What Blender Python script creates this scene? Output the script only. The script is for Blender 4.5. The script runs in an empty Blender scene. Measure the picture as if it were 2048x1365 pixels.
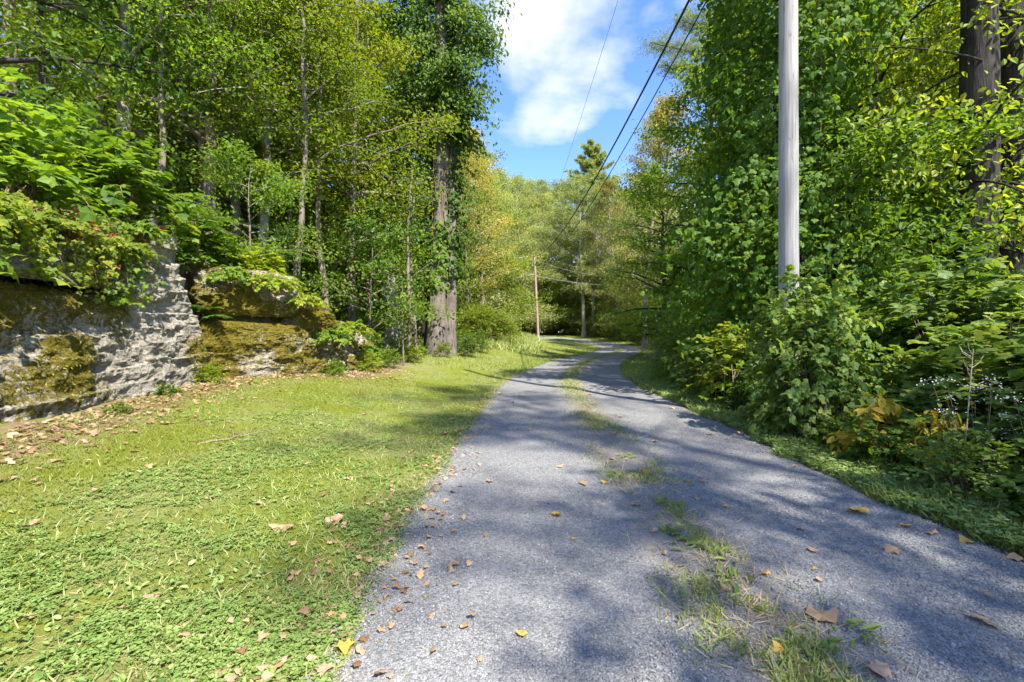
import bpy, math, random
import numpy as np
from mathutils import Vector

SC = bpy.context.scene
COL = SC.collection
R = math.radians

# ------------------------------------------------------------------ camera, sky, sun, exposure
CAM_H = 1.35
cam_d = bpy.data.cameras.new("camera")
cam_d.sensor_width = 36.0
cam_d.lens = 16.0
cam_d.shift_y = -0.0037
cam_d.clip_start = 0.05
cam_d.clip_end = 3000.0
cam = bpy.data.objects.new("camera", cam_d)
cam.location = (0, 0, CAM_H)
cam.rotation_euler = (R(90), 0, 0)
COL.objects.link(cam)
SC.camera = cam

SUN_EL, SUN_AZ = 53.0, 148.0            # azimuth from +Y towards +X: behind the camera, to the right
world = bpy.data.worlds.new("World")
SC.world = world
world.use_nodes = True
wn, wl = world.node_tree.nodes, world.node_tree.links
wn.clear()
w_out = wn.new("ShaderNodeOutputWorld")
w_bg = wn.new("ShaderNodeBackground")
w_sky = wn.new("ShaderNodeTexSky")
w_sky.sky_type = 'NISHITA'
w_sky.sun_disc = False
w_sky.sun_elevation = R(SUN_EL)
w_sky.sun_rotation = R(SUN_AZ)
w_sky.altitude = 200
w_sky.air_density = 1.0
w_sky.dust_density = 0.15
w_sky.ozone_density = 3.5
w_bg.inputs['Strength'].default_value = 0.15
w_tc = wn.new("ShaderNodeTexCoord")
w_sep = wn.new("ShaderNodeSeparateXYZ")
w_add = wn.new("ShaderNodeMath"); w_add.operation = 'ADD'; w_add.inputs[1].default_value = 0.22
w_dx = wn.new("ShaderNodeMath"); w_dx.operation = 'DIVIDE'
w_dy = wn.new("ShaderNodeMath"); w_dy.operation = 'DIVIDE'
w_cmb = wn.new("ShaderNodeCombineXYZ")
w_noi = wn.new("ShaderNodeTexNoise")
w_noi.inputs['Scale'].default_value = 2.1
w_noi.inputs['Detail'].default_value = 9.0
w_noi.inputs['Roughness'].default_value = 0.5
w_map = wn.new("ShaderNodeMapping")
w_map.inputs['Location'].default_value = (6.82, 5.32, 0.0)
w_ramp = wn.new("ShaderNodeMapRange")
w_ramp.inputs['From Min'].default_value = 0.52
w_ramp.inputs['From Max'].default_value = 0.68
w_mix = wn.new("ShaderNodeMix"); w_mix.data_type = 'RGBA'
w_mix.inputs['B'].default_value = (1.8, 1.85, 1.93, 1)
wl.new(w_tc.outputs['Generated'], w_sep.inputs[0])
wl.new(w_sep.outputs['Z'], w_add.inputs[0])
wl.new(w_sep.outputs['X'], w_dx.inputs[0]); wl.new(w_add.outputs[0], w_dx.inputs[1])
wl.new(w_sep.outputs['Y'], w_dy.inputs[0]); wl.new(w_add.outputs[0], w_dy.inputs[1])
wl.new(w_dx.outputs[0], w_cmb.inputs[0]); wl.new(w_dy.outputs[0], w_cmb.inputs[1])
wl.new(w_cmb.outputs[0], w_map.inputs['Vector'])
wl.new(w_map.outputs[0], w_noi.inputs['Vector'])
wl.new(w_noi.outputs['Fac'], w_ramp.inputs['Value'])
wl.new(w_ramp.outputs[0], w_mix.inputs['Factor'])
w_hs = wn.new('ShaderNodeHueSaturation'); w_hs.inputs['Saturation'].default_value = 1.16; w_hs.inputs['Value'].default_value = 0.60; w_hs.inputs['Hue'].default_value = 0.512
wl.new(w_sky.outputs[0], w_hs.inputs['Color']); wl.new(w_hs.outputs[0], w_mix.inputs['A'])
wl.new(w_mix.outputs['Result'], w_bg.inputs['Color'])
wl.new(w_bg.outputs[0], w_out.inputs[0])

sun_d = bpy.data.lights.new("sun", 'SUN')
sun_d.energy = 2.9
sun_d.angle = R(0.65)
sun_d.color = (1.0, 0.95, 0.86)
sun = bpy.data.objects.new("sun", sun_d)
sdir = Vector((math.sin(R(SUN_AZ)) * math.cos(R(SUN_EL)), math.cos(R(SUN_AZ)) * math.cos(R(SUN_EL)), math.sin(R(SUN_EL))))
sun.rotation_euler = sdir.to_track_quat('Z', 'Y').to_euler()
sun.location = sdir * 60
COL.objects.link(sun)

SC.view_settings.view_transform = 'Standard'
SC.view_settings.look = 'None'
SC.view_settings.gamma = 1.0
SC.view_settings.exposure = 2.25
SC.render.engine = 'CYCLES'
SC.cycles.max_bounces = 10
SC.cycles.diffuse_bounces = 5
SC.cycles.glossy_bounces = 2
SC.cycles.transmission_bounces = 7
SC.cycles.transparent_max_bounces = 4
SC.cycles.sample_clamp_indirect = 6.0
SC.cycles.use_adaptive_sampling = True
SC.cycles.adaptive_threshold = 0.02
SC.cycles.use_denoising = True
try:
    SC.cycles.denoiser = 'OPENIMAGEDENOISE'
    SC.cycles.denoising_input_passes = 'RGB_ALBEDO_NORMAL'
except Exception:
    pass

# ------------------------------------------------------------------ numpy helpers
def nrm(a):
    return a / np.maximum(np.linalg.norm(a, axis=-1, keepdims=True), 1e-9)

def sstep(a, b, x):
    t = np.clip((np.asarray(x, float) - a) / (b - a), 0, 1)
    return t * t * (3 - 2 * t)

def _h(ix, iy, iz, seed):
    n = (ix.astype(np.int64) * 374761393 + iy.astype(np.int64) * 668265263 + iz.astype(np.int64) * 2147483647 + seed * 1442695041) & 0xffffffff
    n = ((n ^ (n >> 13)) * 1274126177) & 0xffffffff
    n = (n ^ (n >> 16)) & 0xffffffff
    return n / 4294967295.0

def vnoise(P, seed=0):
    P = np.asarray(P, float)
    i = np.floor(P).astype(np.int64); f = P - i
    u = f * f * (3 - 2 * f)
    r = 0
    for dx in (0, 1):
        wx = u[..., 0] if dx else 1 - u[..., 0]
        for dy in (0, 1):
            wy = u[..., 1] if dy else 1 - u[..., 1]
            for dz in (0, 1):
                wz = u[..., 2] if dz else 1 - u[..., 2]
                r = r + wx * wy * wz * _h(i[..., 0] + dx, i[..., 1] + dy, i[..., 2] + dz, seed)
    return r

def fbm(P, seed=0, octv=4, gain=.5):
    P = np.asarray(P, float)
    a, s, t = 1.0, 0, 0
    for k in range(octv):
        s = s + a * vnoise(P * (2.03 ** k) + 17.3 * k, seed + k); t += a; a *= gain
    return s / t

def fbm2(x, y, seed=0, octv=4):
    x = np.asarray(x, float); y = np.asarray(y, float)
    return fbm(np.stack([x, y, np.zeros_like(x) + .5], -1), seed, octv)

class MB:
    """collects geometry; faces carry a random value and a material index"""
    def __init__(s):
        s.V, s.F, s.rnd, s.mi, s.n, s.va = [], [], [], [], 0, []
    def add(s, V, F, rnd=None, mi=0, va=None):
        V = np.asarray(V, float).reshape(-1, 3)
        Fs = F if isinstance(F, list) else [F]
        for j, f in enumerate(Fs):
            f = np.asarray(f, np.int64)
            s.F.append(f + s.n)
            r = rnd[j] if isinstance(rnd, list) else rnd
            s.rnd.append(np.full(len(f), .5) if r is None else np.broadcast_to(np.asarray(r, float), (len(f),)))
            s.mi.append(np.full(len(f), mi))
        s.va.append(np.zeros(len(V)) if va is None else np.broadcast_to(np.asarray(va, float), (len(V),)))
        s.V.append(V); s.n += len(V)
        return s
    def mesh(s, name, mats, smooth=False, vattr=None):
        V = np.concatenate(s.V)
        me = bpy.data.meshes.new(name)
        me.vertices.add(len(V)); me.vertices.foreach_set('co', V.ravel().astype(np.float32))
        loops = np.concatenate([f.ravel() for f in s.F])
        tot = np.concatenate([np.full(len(f), f.shape[1]) for f in s.F])
        start = np.concatenate([[0], np.cumsum(tot)[:-1]])
        me.loops.add(len(loops)); me.loops.foreach_set('vertex_index', loops.astype(np.int32))
        me.polygons.add(len(tot)); me.polygons.foreach_set('loop_start', start.astype(np.int32))
        for m in mats if isinstance(mats, (list, tuple)) else [mats]:
            me.materials.append(m)
        me.polygons.foreach_set('material_index', np.concatenate(s.mi).astype(np.int32))
        me.polygons.foreach_set('use_smooth', np.full(len(tot), bool(smooth)))
        me.update(calc_edges=True)
        a = me.attributes.new('rnd', 'FLOAT', 'FACE')
        a.data.foreach_set('value', np.concatenate(s.rnd).astype(np.float32))
        if vattr:
            a = me.attributes.new(vattr, 'FLOAT', 'POINT')
            a.data.foreach_set('value', np.concatenate(s.va).astype(np.float32))
        return me

def obj(name, me, parent=None, loc=(0, 0, 0), rot=(0, 0, 0), scale=(1, 1, 1)):
    o = bpy.data.objects.new(name, me)
    COL.objects.link(o)
    o.location = loc; o.rotation_euler = rot; o.scale = scale
    if parent is not None:
        o.parent = parent
    return o

def tag(o, label=None, cat=None, group=None, kind=None):
    if label: o['label'] = label
    if cat: o['category'] = cat
    if group: o['group'] = group
    if kind: o['kind'] = kind
    return o

def thing(name, label, cat, loc=(0, 0, 0), rz=0.0, group=None, sc=1.0):
    s3 = (sc, sc, sc) if np.isscalar(sc) else sc
    return tag(obj(name, None, None, loc, (0, 0, rz), s3), label, cat, group)

def tube(P, rad, n=8, cap=False):
    P = np.asarray(P, float); rad = np.asarray(rad, float)
    T = nrm(np.gradient(P, axis=0))
    ref = np.array([0, 0, 1.0]) if abs(T[0, 2]) < .8 else np.array([1.0, 0, 0])
    X = nrm(np.cross(T, ref)); Y = np.cross(T, X)
    a = np.arange(n) * 2 * np.pi / n
    V = P[:, None] + rad[:, None, None] * (np.cos(a)[None, :, None] * X[:, None] + np.sin(a)[None, :, None] * Y[:, None])
    m = len(P)
    i = np.arange(m - 1)[:, None] * n; j = np.arange(n)[None]; k = (j + 1) % n
    F = np.stack([i + j, i + k, i + n + k, i + n + j], -1).reshape(-1, 4)
    return V.reshape(-1, 3), F

def smooth_path(pts, n):
    P = np.asarray(pts, float)
    d = np.concatenate([[0], np.cumsum(np.linalg.norm(np.diff(P, axis=0), axis=1))])
    # catmull-rom
    Q = np.vstack([2 * P[0] - P[1], P, 2 * P[-1] - P[-2]])
    t = np.linspace(0, d[-1], n)
    k = np.clip(np.searchsorted(d, t, side='right') - 1, 0, len(P) - 2)
    u = ((t - d[k]) / (d[k + 1] - d[k]))[:, None]
    a, b, c, e = Q[k], Q[k + 1], Q[k + 2], Q[k + 3]
    return .5 * (2 * b + (c - a) * u + (2 * a - 5 * b + 4 * c - e) * u ** 2 + (3 * b - a - 3 * c + e) * u ** 3)

# leaf templates: y along the leaf, x across, z its normal
def _t(v, *f):
    return np.array(v, float), [np.array(x) for x in f]
T_OVATE = _t([(0, 0, 0), (.27, .28, .07), (.24, .66, .05), (0, 1, -.10), (-.24, .66, .05), (-.27, .28, .07)],
             [(0, 1, 2, 3), (0, 3, 4, 5)])
T_NARROW = _t([(0, 0, 0), (.13, .3, .04), (.11, .68, .02), (0, 1, -.12), (-.11, .68, .02), (-.13, .3, .04)],
              [(0, 1, 2, 3), (0, 3, 4, 5)])
T_DIAM = _t([(0, 0, 0), (.36, .5, .08), (0, 1, -.06), (-.36, .5, .08)], [(0, 1, 2), (0, 2, 3)])
_mo = [(0, 0, 0), (.30, -.10, -.03), (.37, .13, .02), (.57, .40, -.06), (.32, .52, .02), (0, 1.0, -.16),
       (-.32, .52, .02), (-.57, .40, -.06), (-.37, .13, .02), (-.30, -.10, -.03)]
T_MAPLE = _t([(0, .22, .05)] + _mo, [(0, 1 + i, 1 + (i + 1) % 10) for i in range(10)])
_go = [(0, .04, 0), (.30, -.12, -.03), (.48, .12, .0), (.56, .40, -.04), (.34, .58, .02), (.20, .78, -.02), (0, 1.0, -.16),
       (-.20, .78, -.02), (-.34, .58, .02), (-.56, .40, -.04), (-.48, .12, .0), (-.30, -.12, -.03)]
T_GRAPE = _t([(0, .28, .07)] + _go, [(0, 1 + i, 1 + (i + 1) % 12) for i in range(12)])
T_BLADE = _t([(-.05, 0, 0), (.05, 0, 0), (.045, .5, .08), (-.045, .5, .08), (0, 1, .30)], [(0, 1, 2, 3)], [(3, 2, 4)])
T_NEEDLE = _t([(-.03, 0, 0), (.03, 0, 0), (0, 1, 0)], [(0, 1, 2)])
def _clover():
    v, f = [], []
    for k in range(3):
        a = k * 2 * math.pi / 3
        for (x, y, z) in ((0, .05, 0), (.32, .45, .10), (0, .92, .04), (-.32, .45, .10)):
            v.append((x * math.cos(a) - y * math.sin(a), x * math.sin(a) + y * math.cos(a), z))
        f.append((4 * k, 4 * k + 1, 4 * k + 2, 4 * k + 3))
    return _t(v, f)
T_CLOVER = _clover()
def _stone():
    v = [(1, 0, 0), (-1, 0, 0), (0, 1, 0), (0, -1, 0), (0, 0, .8), (0, 0, -.6)]
    return _t(v, [(0, 2, 4), (2, 1, 4), (1, 3, 4), (3, 0, 4), (2, 0, 5), (1, 2, 5), (3, 1, 5), (0, 3, 5)])
T_STONE = _stone()

def leaf_field(mb, P, D, N, S, tmpl, rnd, mi=0, jit=0.0, rng=None):
    V0, Fs = tmpl
    P = np.asarray(P, float); n = len(P); k = len(V0)
    y = nrm(D); z = nrm(N - (N * y).sum(-1, keepdims=True) * y); x = np.cross(y, z)
    S = np.broadcast_to(np.asarray(S, float), (n,))
    L = np.broadcast_to(V0[None], (n, k, 3))
    if jit and rng is not None:
        L = L * (1 + rng.normal(0, jit, (n, k, 3)))
    V = P[:, None] + S[:, None, None] * (L[..., 0:1] * x[:, None] + L[..., 1:2] * y[:, None] + L[..., 2:3] * z[:, None])
    rnd = np.broadcast_to(np.asarray(rnd, float), (n,))
    off = np.arange(n)[:, None, None] * k
    mb.add(V, [(f[None] + off).reshape(-1, f.shape[1]) for f in Fs], [np.repeat(rnd, len(f)) for f in Fs], mi)

# ------------------------------------------------------------------ materials
def new_mat(name):
    m = bpy.data.materials.new(name); m.use_nodes = True
    n, l = m.node_tree.nodes, m.node_tree.links
    n.clear()
    out = n.new("ShaderNodeOutputMaterial")
    return m, n, l, out

def ramp(n, stops, interp='LINEAR'):
    r = n.new("ShaderNodeValToRGB"); r.color_ramp.interpolation = interp
    e = r.color_ramp.elements
    while len(e) < len(stops): e.new(.5)
    for el, (p, c) in zip(e, stops):
        el.position = p; el.color = (*c, 1)
    return r

def noise(n, l, vec, scale, detail=5, rough=.55):
    t = n.new("ShaderNodeTexNoise")
    t.inputs['Scale'].default_value = scale; t.inputs['Detail'].default_value = detail; t.inputs['Roughness'].default_value = rough
    if vec is not None: l.new(vec, t.inputs['Vector'])
    return t

def mixc(n, l, fac, a, b, mode='MIX'):
    m = n.new("ShaderNodeMix"); m.data_type = 'RGBA'; m.blend_type = mode
    for s, v in (('Factor', fac), ('A', a), ('B', b)):
        if isinstance(v, (int, float)): m.inputs[s].default_value = v
        elif isinstance(v, tuple): m.inputs[s].default_value = (*v, 1)
        else: l.new(v, m.inputs[s])
    return m.outputs['Result']

def mrange(n, l, v, a, b, c=0.0, d=1.0):
    m = n.new("ShaderNodeMapRange")
    m.inputs['From Min'].default_value = a; m.inputs['From Max'].default_value = b
    m.inputs['To Min'].default_value = c; m.inputs['To Max'].default_value = d
    l.new(v, m.inputs['Value'])
    return m.outputs[0]

def leaf_mat(name, cols, trans=.38, rough=.5, spec=.3, objvar=.25, tint=(1.65, 1.5, .6)):
    """cols: colours from dark to light / green to turned, picked by the per-leaf random value"""
    m, n, l, out = new_mat(name)
    at = n.new("ShaderNodeAttribute"); at.attribute_name = 'rnd'
    k = len(cols)
    r = ramp(n, [(i / (k - 1), c) for i, c in enumerate(cols)])
    l.new(at.outputs['Fac'], r.inputs[0])
    oi = n.new("ShaderNodeObjectInfo")
    hs = n.new("ShaderNodeHueSaturation")
    l.new(mrange(n, l, oi.outputs['Random'], 0, 1, 1 - objvar, 1 + objvar), hs.inputs['Value'])
    l.new(mrange(n, l, oi.outputs['Random'], 0, 1, .508, .492), hs.inputs['Hue'])
    l.new(r.outputs[0], hs.inputs['Color'])
    p = n.new("ShaderNodeBsdfPrincipled")
    p.inputs['Roughness'].default_value = rough
    p.inputs['Specular IOR Level'].default_value = spec
    l.new(hs.outputs[0], p.inputs['Base Color'])
    t = n.new("ShaderNodeBsdfTranslucent")
    l.new(mixc(n, l, 1.0, hs.outputs[0], tint, 'MULTIPLY'), t.inputs['Color'])
    mx = n.new("ShaderNodeMixShader"); mx.inputs[0].default_value = trans
    l.new(p.outputs[0], mx.inputs[1]); l.new(t.outputs[0], mx.inputs[2])
    l.new(mx.outputs[0], out.inputs[0])
    return m

G0, G1, G2 = (.050, .105, .014), (.10, .185, .020), (.165, .255, .026)
M_LEAF = {
    'green':  leaf_mat('leaf green', [G0, G1, G2, (.25, .31, .03)], trans=.52),
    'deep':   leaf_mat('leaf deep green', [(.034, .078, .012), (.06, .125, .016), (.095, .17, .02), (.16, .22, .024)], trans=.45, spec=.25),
    'lime':   leaf_mat('leaf lime', [(.09, .15, .014), (.15, .23, .018), (.23, .29, .022), (.34, .32, .02)], trans=.54),
    'yellow': leaf_mat('leaf yellowing', [(.11, .18, .018), (.19, .26, .024), (.27, .31, .027), (.35, .33, .03)], trans=.5),
    'gold':   leaf_mat('leaf gold', [(.18, .21, .04), (.27, .27, .06), (.36, .33, .08), (.42, .34, .10)], trans=.4),
    'grey':   leaf_mat('leaf grey green', [(.15, .20, .075), (.22, .275, .10), (.29, .33, .125), (.37, .38, .14)], trans=.48),  # grey-green, lifted paler: the distance's washed-out light is in the colour
    'rust':   leaf_mat('leaf rust', [(.12, .15, .035), (.19, .20, .055), (.26, .235, .075), (.32, .25, .09)], trans=.35),
    'pine':   leaf_mat('pine needles', [(.11, .16, .05), (.16, .22, .07), (.21, .265, .09), (.28, .31, .10)], trans=.4),
    'vine':   leaf_mat('vine leaf', [(.05, .115, .014), (.095, .19, .022), (.15, .25, .028), (.25, .31, .04)], trans=.5, spec=.22, rough=.55),
    'bush':   leaf_mat('bush leaf', [(.060, .12, .02), (.11, .19, .03), (.18, .255, .05), (.28, .33, .09)], trans=.45, spec=.3, rough=.5),
    'bright': leaf_mat('sunny maple leaf', [(.07, .15, .018), (.13, .23, .024), (.19, .29, .03), (.27, .34, .04)], trans=.52),
    'amber':  leaf_mat('amber leaf', [(.22, .24, .02), (.36, .32, .025), (.46, .34, .03), (.44, .24, .03)], trans=.4),
    'russet': leaf_mat('russet leaf', [(.14, .07, .025), (.28, .10, .03), (.38, .14, .04), (.34, .20, .05)], trans=.35),
    'fern':   leaf_mat('sumac leaflet', [(.05, .13, .015), (.09, .19, .02), (.12, .23, .025), (.18, .26, .03)], trans=.45),
    'lawn':   leaf_mat('clover leaf', [(.09, .155, .035), (.16, .235, .052), (.235, .305, .08), (.35, .39, .15)], trans=.3, objvar=0),
    'grass':  leaf_mat('grass blade', [(.11, .175, .04), (.18, .25, .055), (.27, .33, .09), (.42, .40, .18)], trans=.3, objvar=0),
    'moss':   leaf_mat('moss tuft', [(.085, .115, .010), (.13, .16, .013), (.185, .21, .018), (.26, .26, .03)], trans=.25, objvar=0),
    'straw':  leaf_mat('dry grass', [(.30, .22, .12), (.42, .31, .17), (.52, .40, .24), (.25, .24, .08)], trans=.25, objvar=0),
    'dead':   leaf_mat('fallen dry leaf', [(.18, .095, .05), (.32, .19, .10), (.44, .29, .18), (.46, .27, .12)], trans=.2, objvar=.2),
    'deadgold': leaf_mat('fallen golden leaf', [(.38, .17, .03), (.50, .28, .04), (.55, .34, .06), (.42, .19, .05)], trans=.2, objvar=.15),
    'farpine': leaf_mat('sunlit far needles', [(.18, .24, .09), (.26, .32, .12), (.34, .40, .15), (.42, .45, .18)], trans=.4),  # needles lightened so their colour carries the sun on the far pine
    'rockmoss': leaf_mat('rock moss', [(.07, .065, .008), (.13, .115, .012), (.19, .165, .018), (.27, .22, .03)], trans=.2, objvar=0),
    'bloom':  leaf_mat('white blossom', [(.60, .60, .54), (.70, .70, .64), (.75, .75, .7), (.8, .8, .76)], trans=.2, objvar=0),
}

def bark_mat(name, dark, light, sx=14, sz=1.6, bump=.7, lich=None):
    m, n, l, out = new_mat(name)
    tc = n.new("ShaderNodeTexCoord"); mp = n.new("ShaderNodeMapping")
    mp.inputs['Scale'].default_value = (sx, sx, sz)
    l.new(tc.outputs['Object'], mp.inputs['Vector'])
    a = noise(n, l, mp.outputs[0], 1.0, 6, .65)
    r = ramp(n, [(.32, dark), (.62, light)])
    l.new(a.outputs['Fac'], r.inputs[0])
    b = noise(n, l, tc.outputs['Object'], 1.3, 4, .6)
    col = mixc(n, l, mrange(n, l, b.outputs['Fac'], .45, .7), r.outputs[0], lich or tuple(min(1, c * 1.25) for c in light))
    p = n.new("ShaderNodeBsdfPrincipled"); p.inputs['Roughness'].default_value = .9
    p.inputs['Specular IOR Level'].default_value = .15
    l.new(col, p.inputs['Base Color'])
    bp = n.new("ShaderNodeBump"); bp.inputs['Strength'].default_value = bump; bp.inputs['Distance'].default_value = .05
    l.new(a.outputs['Fac'], bp.inputs['Height']); l.new(bp.outputs[0], p.inputs['Normal'])
    l.new(p.outputs[0], out.inputs[0])
    return m
M_BARK = bark_mat('bark grey brown', (.06, .045, .035), (.22, .18, .145))
M_BARKD = bark_mat('bark furrowed shade-dark', (.014, .012, .010), (.055, .047, .042), sx=16, sz=1.2, bump=1.0)  # darkened further: canopy shade on the right-hand trunks put into the colour
M_BARKL = bark_mat('bark pale', (.16, .145, .125), (.30, .28, .245), sx=12, sz=3, bump=.4, lich=(.36, .34, .30))
M_BARKM = bark_mat('bark rough', (.05, .042, .036), (.20, .172, .15), sx=26, sz=1.3, bump=1.0)
M_TWIG = bark_mat('twig', (.09, .06, .04), (.24, .17, .12), sx=30, sz=8, bump=.2)
M_STALK = bark_mat('dry stalk', (.30, .24, .17), (.50, .42, .32), sx=30, sz=4, bump=.2)

def pole_mat(name, a_, b_, c_):
    m, n, l, out = new_mat(name)
    tc = n.new("ShaderNodeTexCoord"); mp = n.new("ShaderNodeMapping")
    mp.inputs['Scale'].default_value = (40, 40, .9)
    l.new(tc.outputs['Object'], mp.inputs['Vector'])
    a = noise(n, l, mp.outputs[0], 1.0, 8, .7)
    r = ramp(n, [(.30, a_), (.48, b_), (.7, c_)])
    l.new(a.outputs['Fac'], r.inputs[0])
    mp2 = n.new("ShaderNodeMapping"); mp2.inputs['Scale'].default_value = (7, 7, .35)
    l.new(tc.outputs['Object'], mp2.inputs['Vector'])
    cr = noise(n, l, mp2.outputs[0], 1.0, 3, .5)
    crack = mrange(n, l, cr.outputs['Fac'], .495, .502)
    crack2 = mrange(n, l, cr.outputs['Fac'], .502, .509)
    sub = n.new("ShaderNodeMath"); sub.operation = 'SUBTRACT'
    l.new(crack, sub.inputs[0]); l.new(crack2, sub.inputs[1])
    sm = n.new("ShaderNodeMath"); sm.operation = 'MULTIPLY'; sm.inputs[1].default_value = .55
    l.new(sub.outputs[0], sm.inputs[0])
    big = noise(n, l, tc.outputs['Object'], 2.2, 3, .5)
    col = mixc(n, l, mrange(n, l, big.outputs['Fac'], .35, .7), r.outputs[0], mixc(n, l, 1.0, r.outputs[0], (.86, .84, .80), 'MULTIPLY'))
    col = mixc(n, l, sm.outputs[0], col, tuple(.35 * v for v in a_))
    p = n.new("ShaderNodeBsdfPrincipled"); p.inputs['Roughness'].default_value = .8
    p.inputs['Specular IOR Level'].default_value = .2
    l.new(col, p.inputs['Base Color'])
    bp = n.new("ShaderNodeBump"); bp.inputs['Strength'].default_value = .35; bp.inputs['Distance'].default_value = .01
    l.new(a.outputs['Fac'], bp.inputs['Height']); l.new(bp.outputs[0], p.inputs['Normal'])
    l.new(p.outputs[0], out.inputs[0])
    return m
M_POLE = pole_mat('weathered pole wood', (.18, .165, .145), (.32, .305, .28), (.42, .405, .38))
M_POLEB = pole_mat('brown pole wood', (.20, .14, .10), (.33, .25, .19), (.42, .33, .27))

def simple_mat(name, col, rough=.6, metal=0.0):
    m, n, l, out = new_mat(name)
    tc = n.new("ShaderNodeTexCoord")
    a = noise(n, l, tc.outputs['Object'], 12, 3)
    c = mixc(n, l, a.outputs['Fac'], tuple(v * .8 for v in col), tuple(min(1, v * 1.2) for v in col))
    p = n.new("ShaderNodeBsdfPrincipled"); p.inputs['Roughness'].default_value = rough; p.inputs['Metallic'].default_value = metal
    l.new(c, p.inputs['Base Color']); l.new(p.outputs[0], out.inputs[0])
    return m
M_CABLE = simple_mat('black cable', (.02, .02, .022), .5)
M_WIRE = simple_mat('aluminium wire', (.5, .5, .5), .4, .6)
M_INSUL = simple_mat('porcelain insulator', (.35, .33, .30), .25)

# gravel
def gravel_mat():
    m, n, l, out = new_mat('gravel drive')
    g = n.new("ShaderNodeNewGeometry")
    v1 = n.new("ShaderNodeTexVoronoi"); v1.inputs['Scale'].default_value = 85
    v2 = n.new("ShaderNodeTexVoronoi"); v2.inputs['Scale'].default_value = 28
    l.new(g.outputs['Position'], v1.inputs['Vector']); l.new(g.outputs['Position'], v2.inputs['Vector'])
    r = ramp(n, [(0, (.12, .119, .114)), (.5, (.198, .196, .188)), (1, (.275, .272, .26))])
    sp = n.new("ShaderNodeSeparateColor"); l.new(v1.outputs['Color'], sp.inputs[0])
    l.new(sp.outputs[0], r.inputs[0])
    big = noise(n, l, g.outputs['Position'], .9, 5, .6)
    col = mixc(n, l, mrange(n, l, big.outputs['Fac'], .35, .7), r.outputs[0], mixc(n, l, 1.0, r.outputs[0], (.80, .80, .82), 'MULTIPLY'))
    at = n.new("ShaderNodeAttribute"); at.attribute_name = 'dirt'
    dn = noise(n, l, g.outputs['Position'], 5.0, 6, .65)
    ad = n.new("ShaderNodeMath"); ad.operation = 'ADD'
    l.new(at.outputs['Fac'], ad.inputs[0]); l.new(mrange(n, l, dn.outputs['Fac'], .3, .7, -.45, .45), ad.inputs[1])
    soil = ramp(n, [(.3, (.15, .128, .10)), (.7, (.27, .24, .195))])
    l.new(noise(n, l, g.outputs['Position'], 38, 5, .7).outputs['Fac'], soil.inputs[0])
    col = mixc(n, l, mrange(n, l, ad.outputs[0], .42, .75, 0, .7), col, soil.outputs[0])
    p = n.new("ShaderNodeBsdfPrincipled"); p.inputs['Roughness'].default_value = .85
    p.inputs['Specular IOR Level'].default_value = .25
    l.new(col, p.inputs['Base Color'])
    bp = n.new("ShaderNodeBump"); bp.inputs['Strength'].default_value = .7; bp.inputs['Distance'].default_value = .010
    bp.invert = True
    l.new(v1.outputs['Distance'], bp.inputs['Height'])
    b2 = n.new("ShaderNodeBump"); b2.inputs['Strength'].default_value = .22; b2.inputs['Distance'].default_value = .015; b2.invert = True
    l.new(v2.outputs['Distance'], b2.inputs['Height']); l.new(bp.outputs[0], b2.inputs['Normal'])
    l.new(b2.outputs[0], p.inputs['Normal']); l.new(p.outputs[0], out.inputs[0])
    return m
M_GRAVEL = gravel_mat()

def stone_mat():
    m, n, l, out = new_mat('crushed stone')
    at = n.new("ShaderNodeAttribute"); at.attribute_name = 'rnd'
    r = ramp(n, [(0, (.13, .129, .124)), (.45, (.19, .188, .18)), (.9, (.25, .247, .237)), (1, (.34, .335, .32))])
    l.new(at.outputs['Fac'], r.inputs[0])
    p = n.new("ShaderNodeBsdfPrincipled"); p.inputs['Roughness'].default_value = .8
    p.inputs['Specular IOR Level'].default_value = .3
    l.new(r.outputs[0], p.inputs['Base Color']); l.new(p.outputs[0], out.inputs[0])
    return m
M_STONE = stone_mat()

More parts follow.
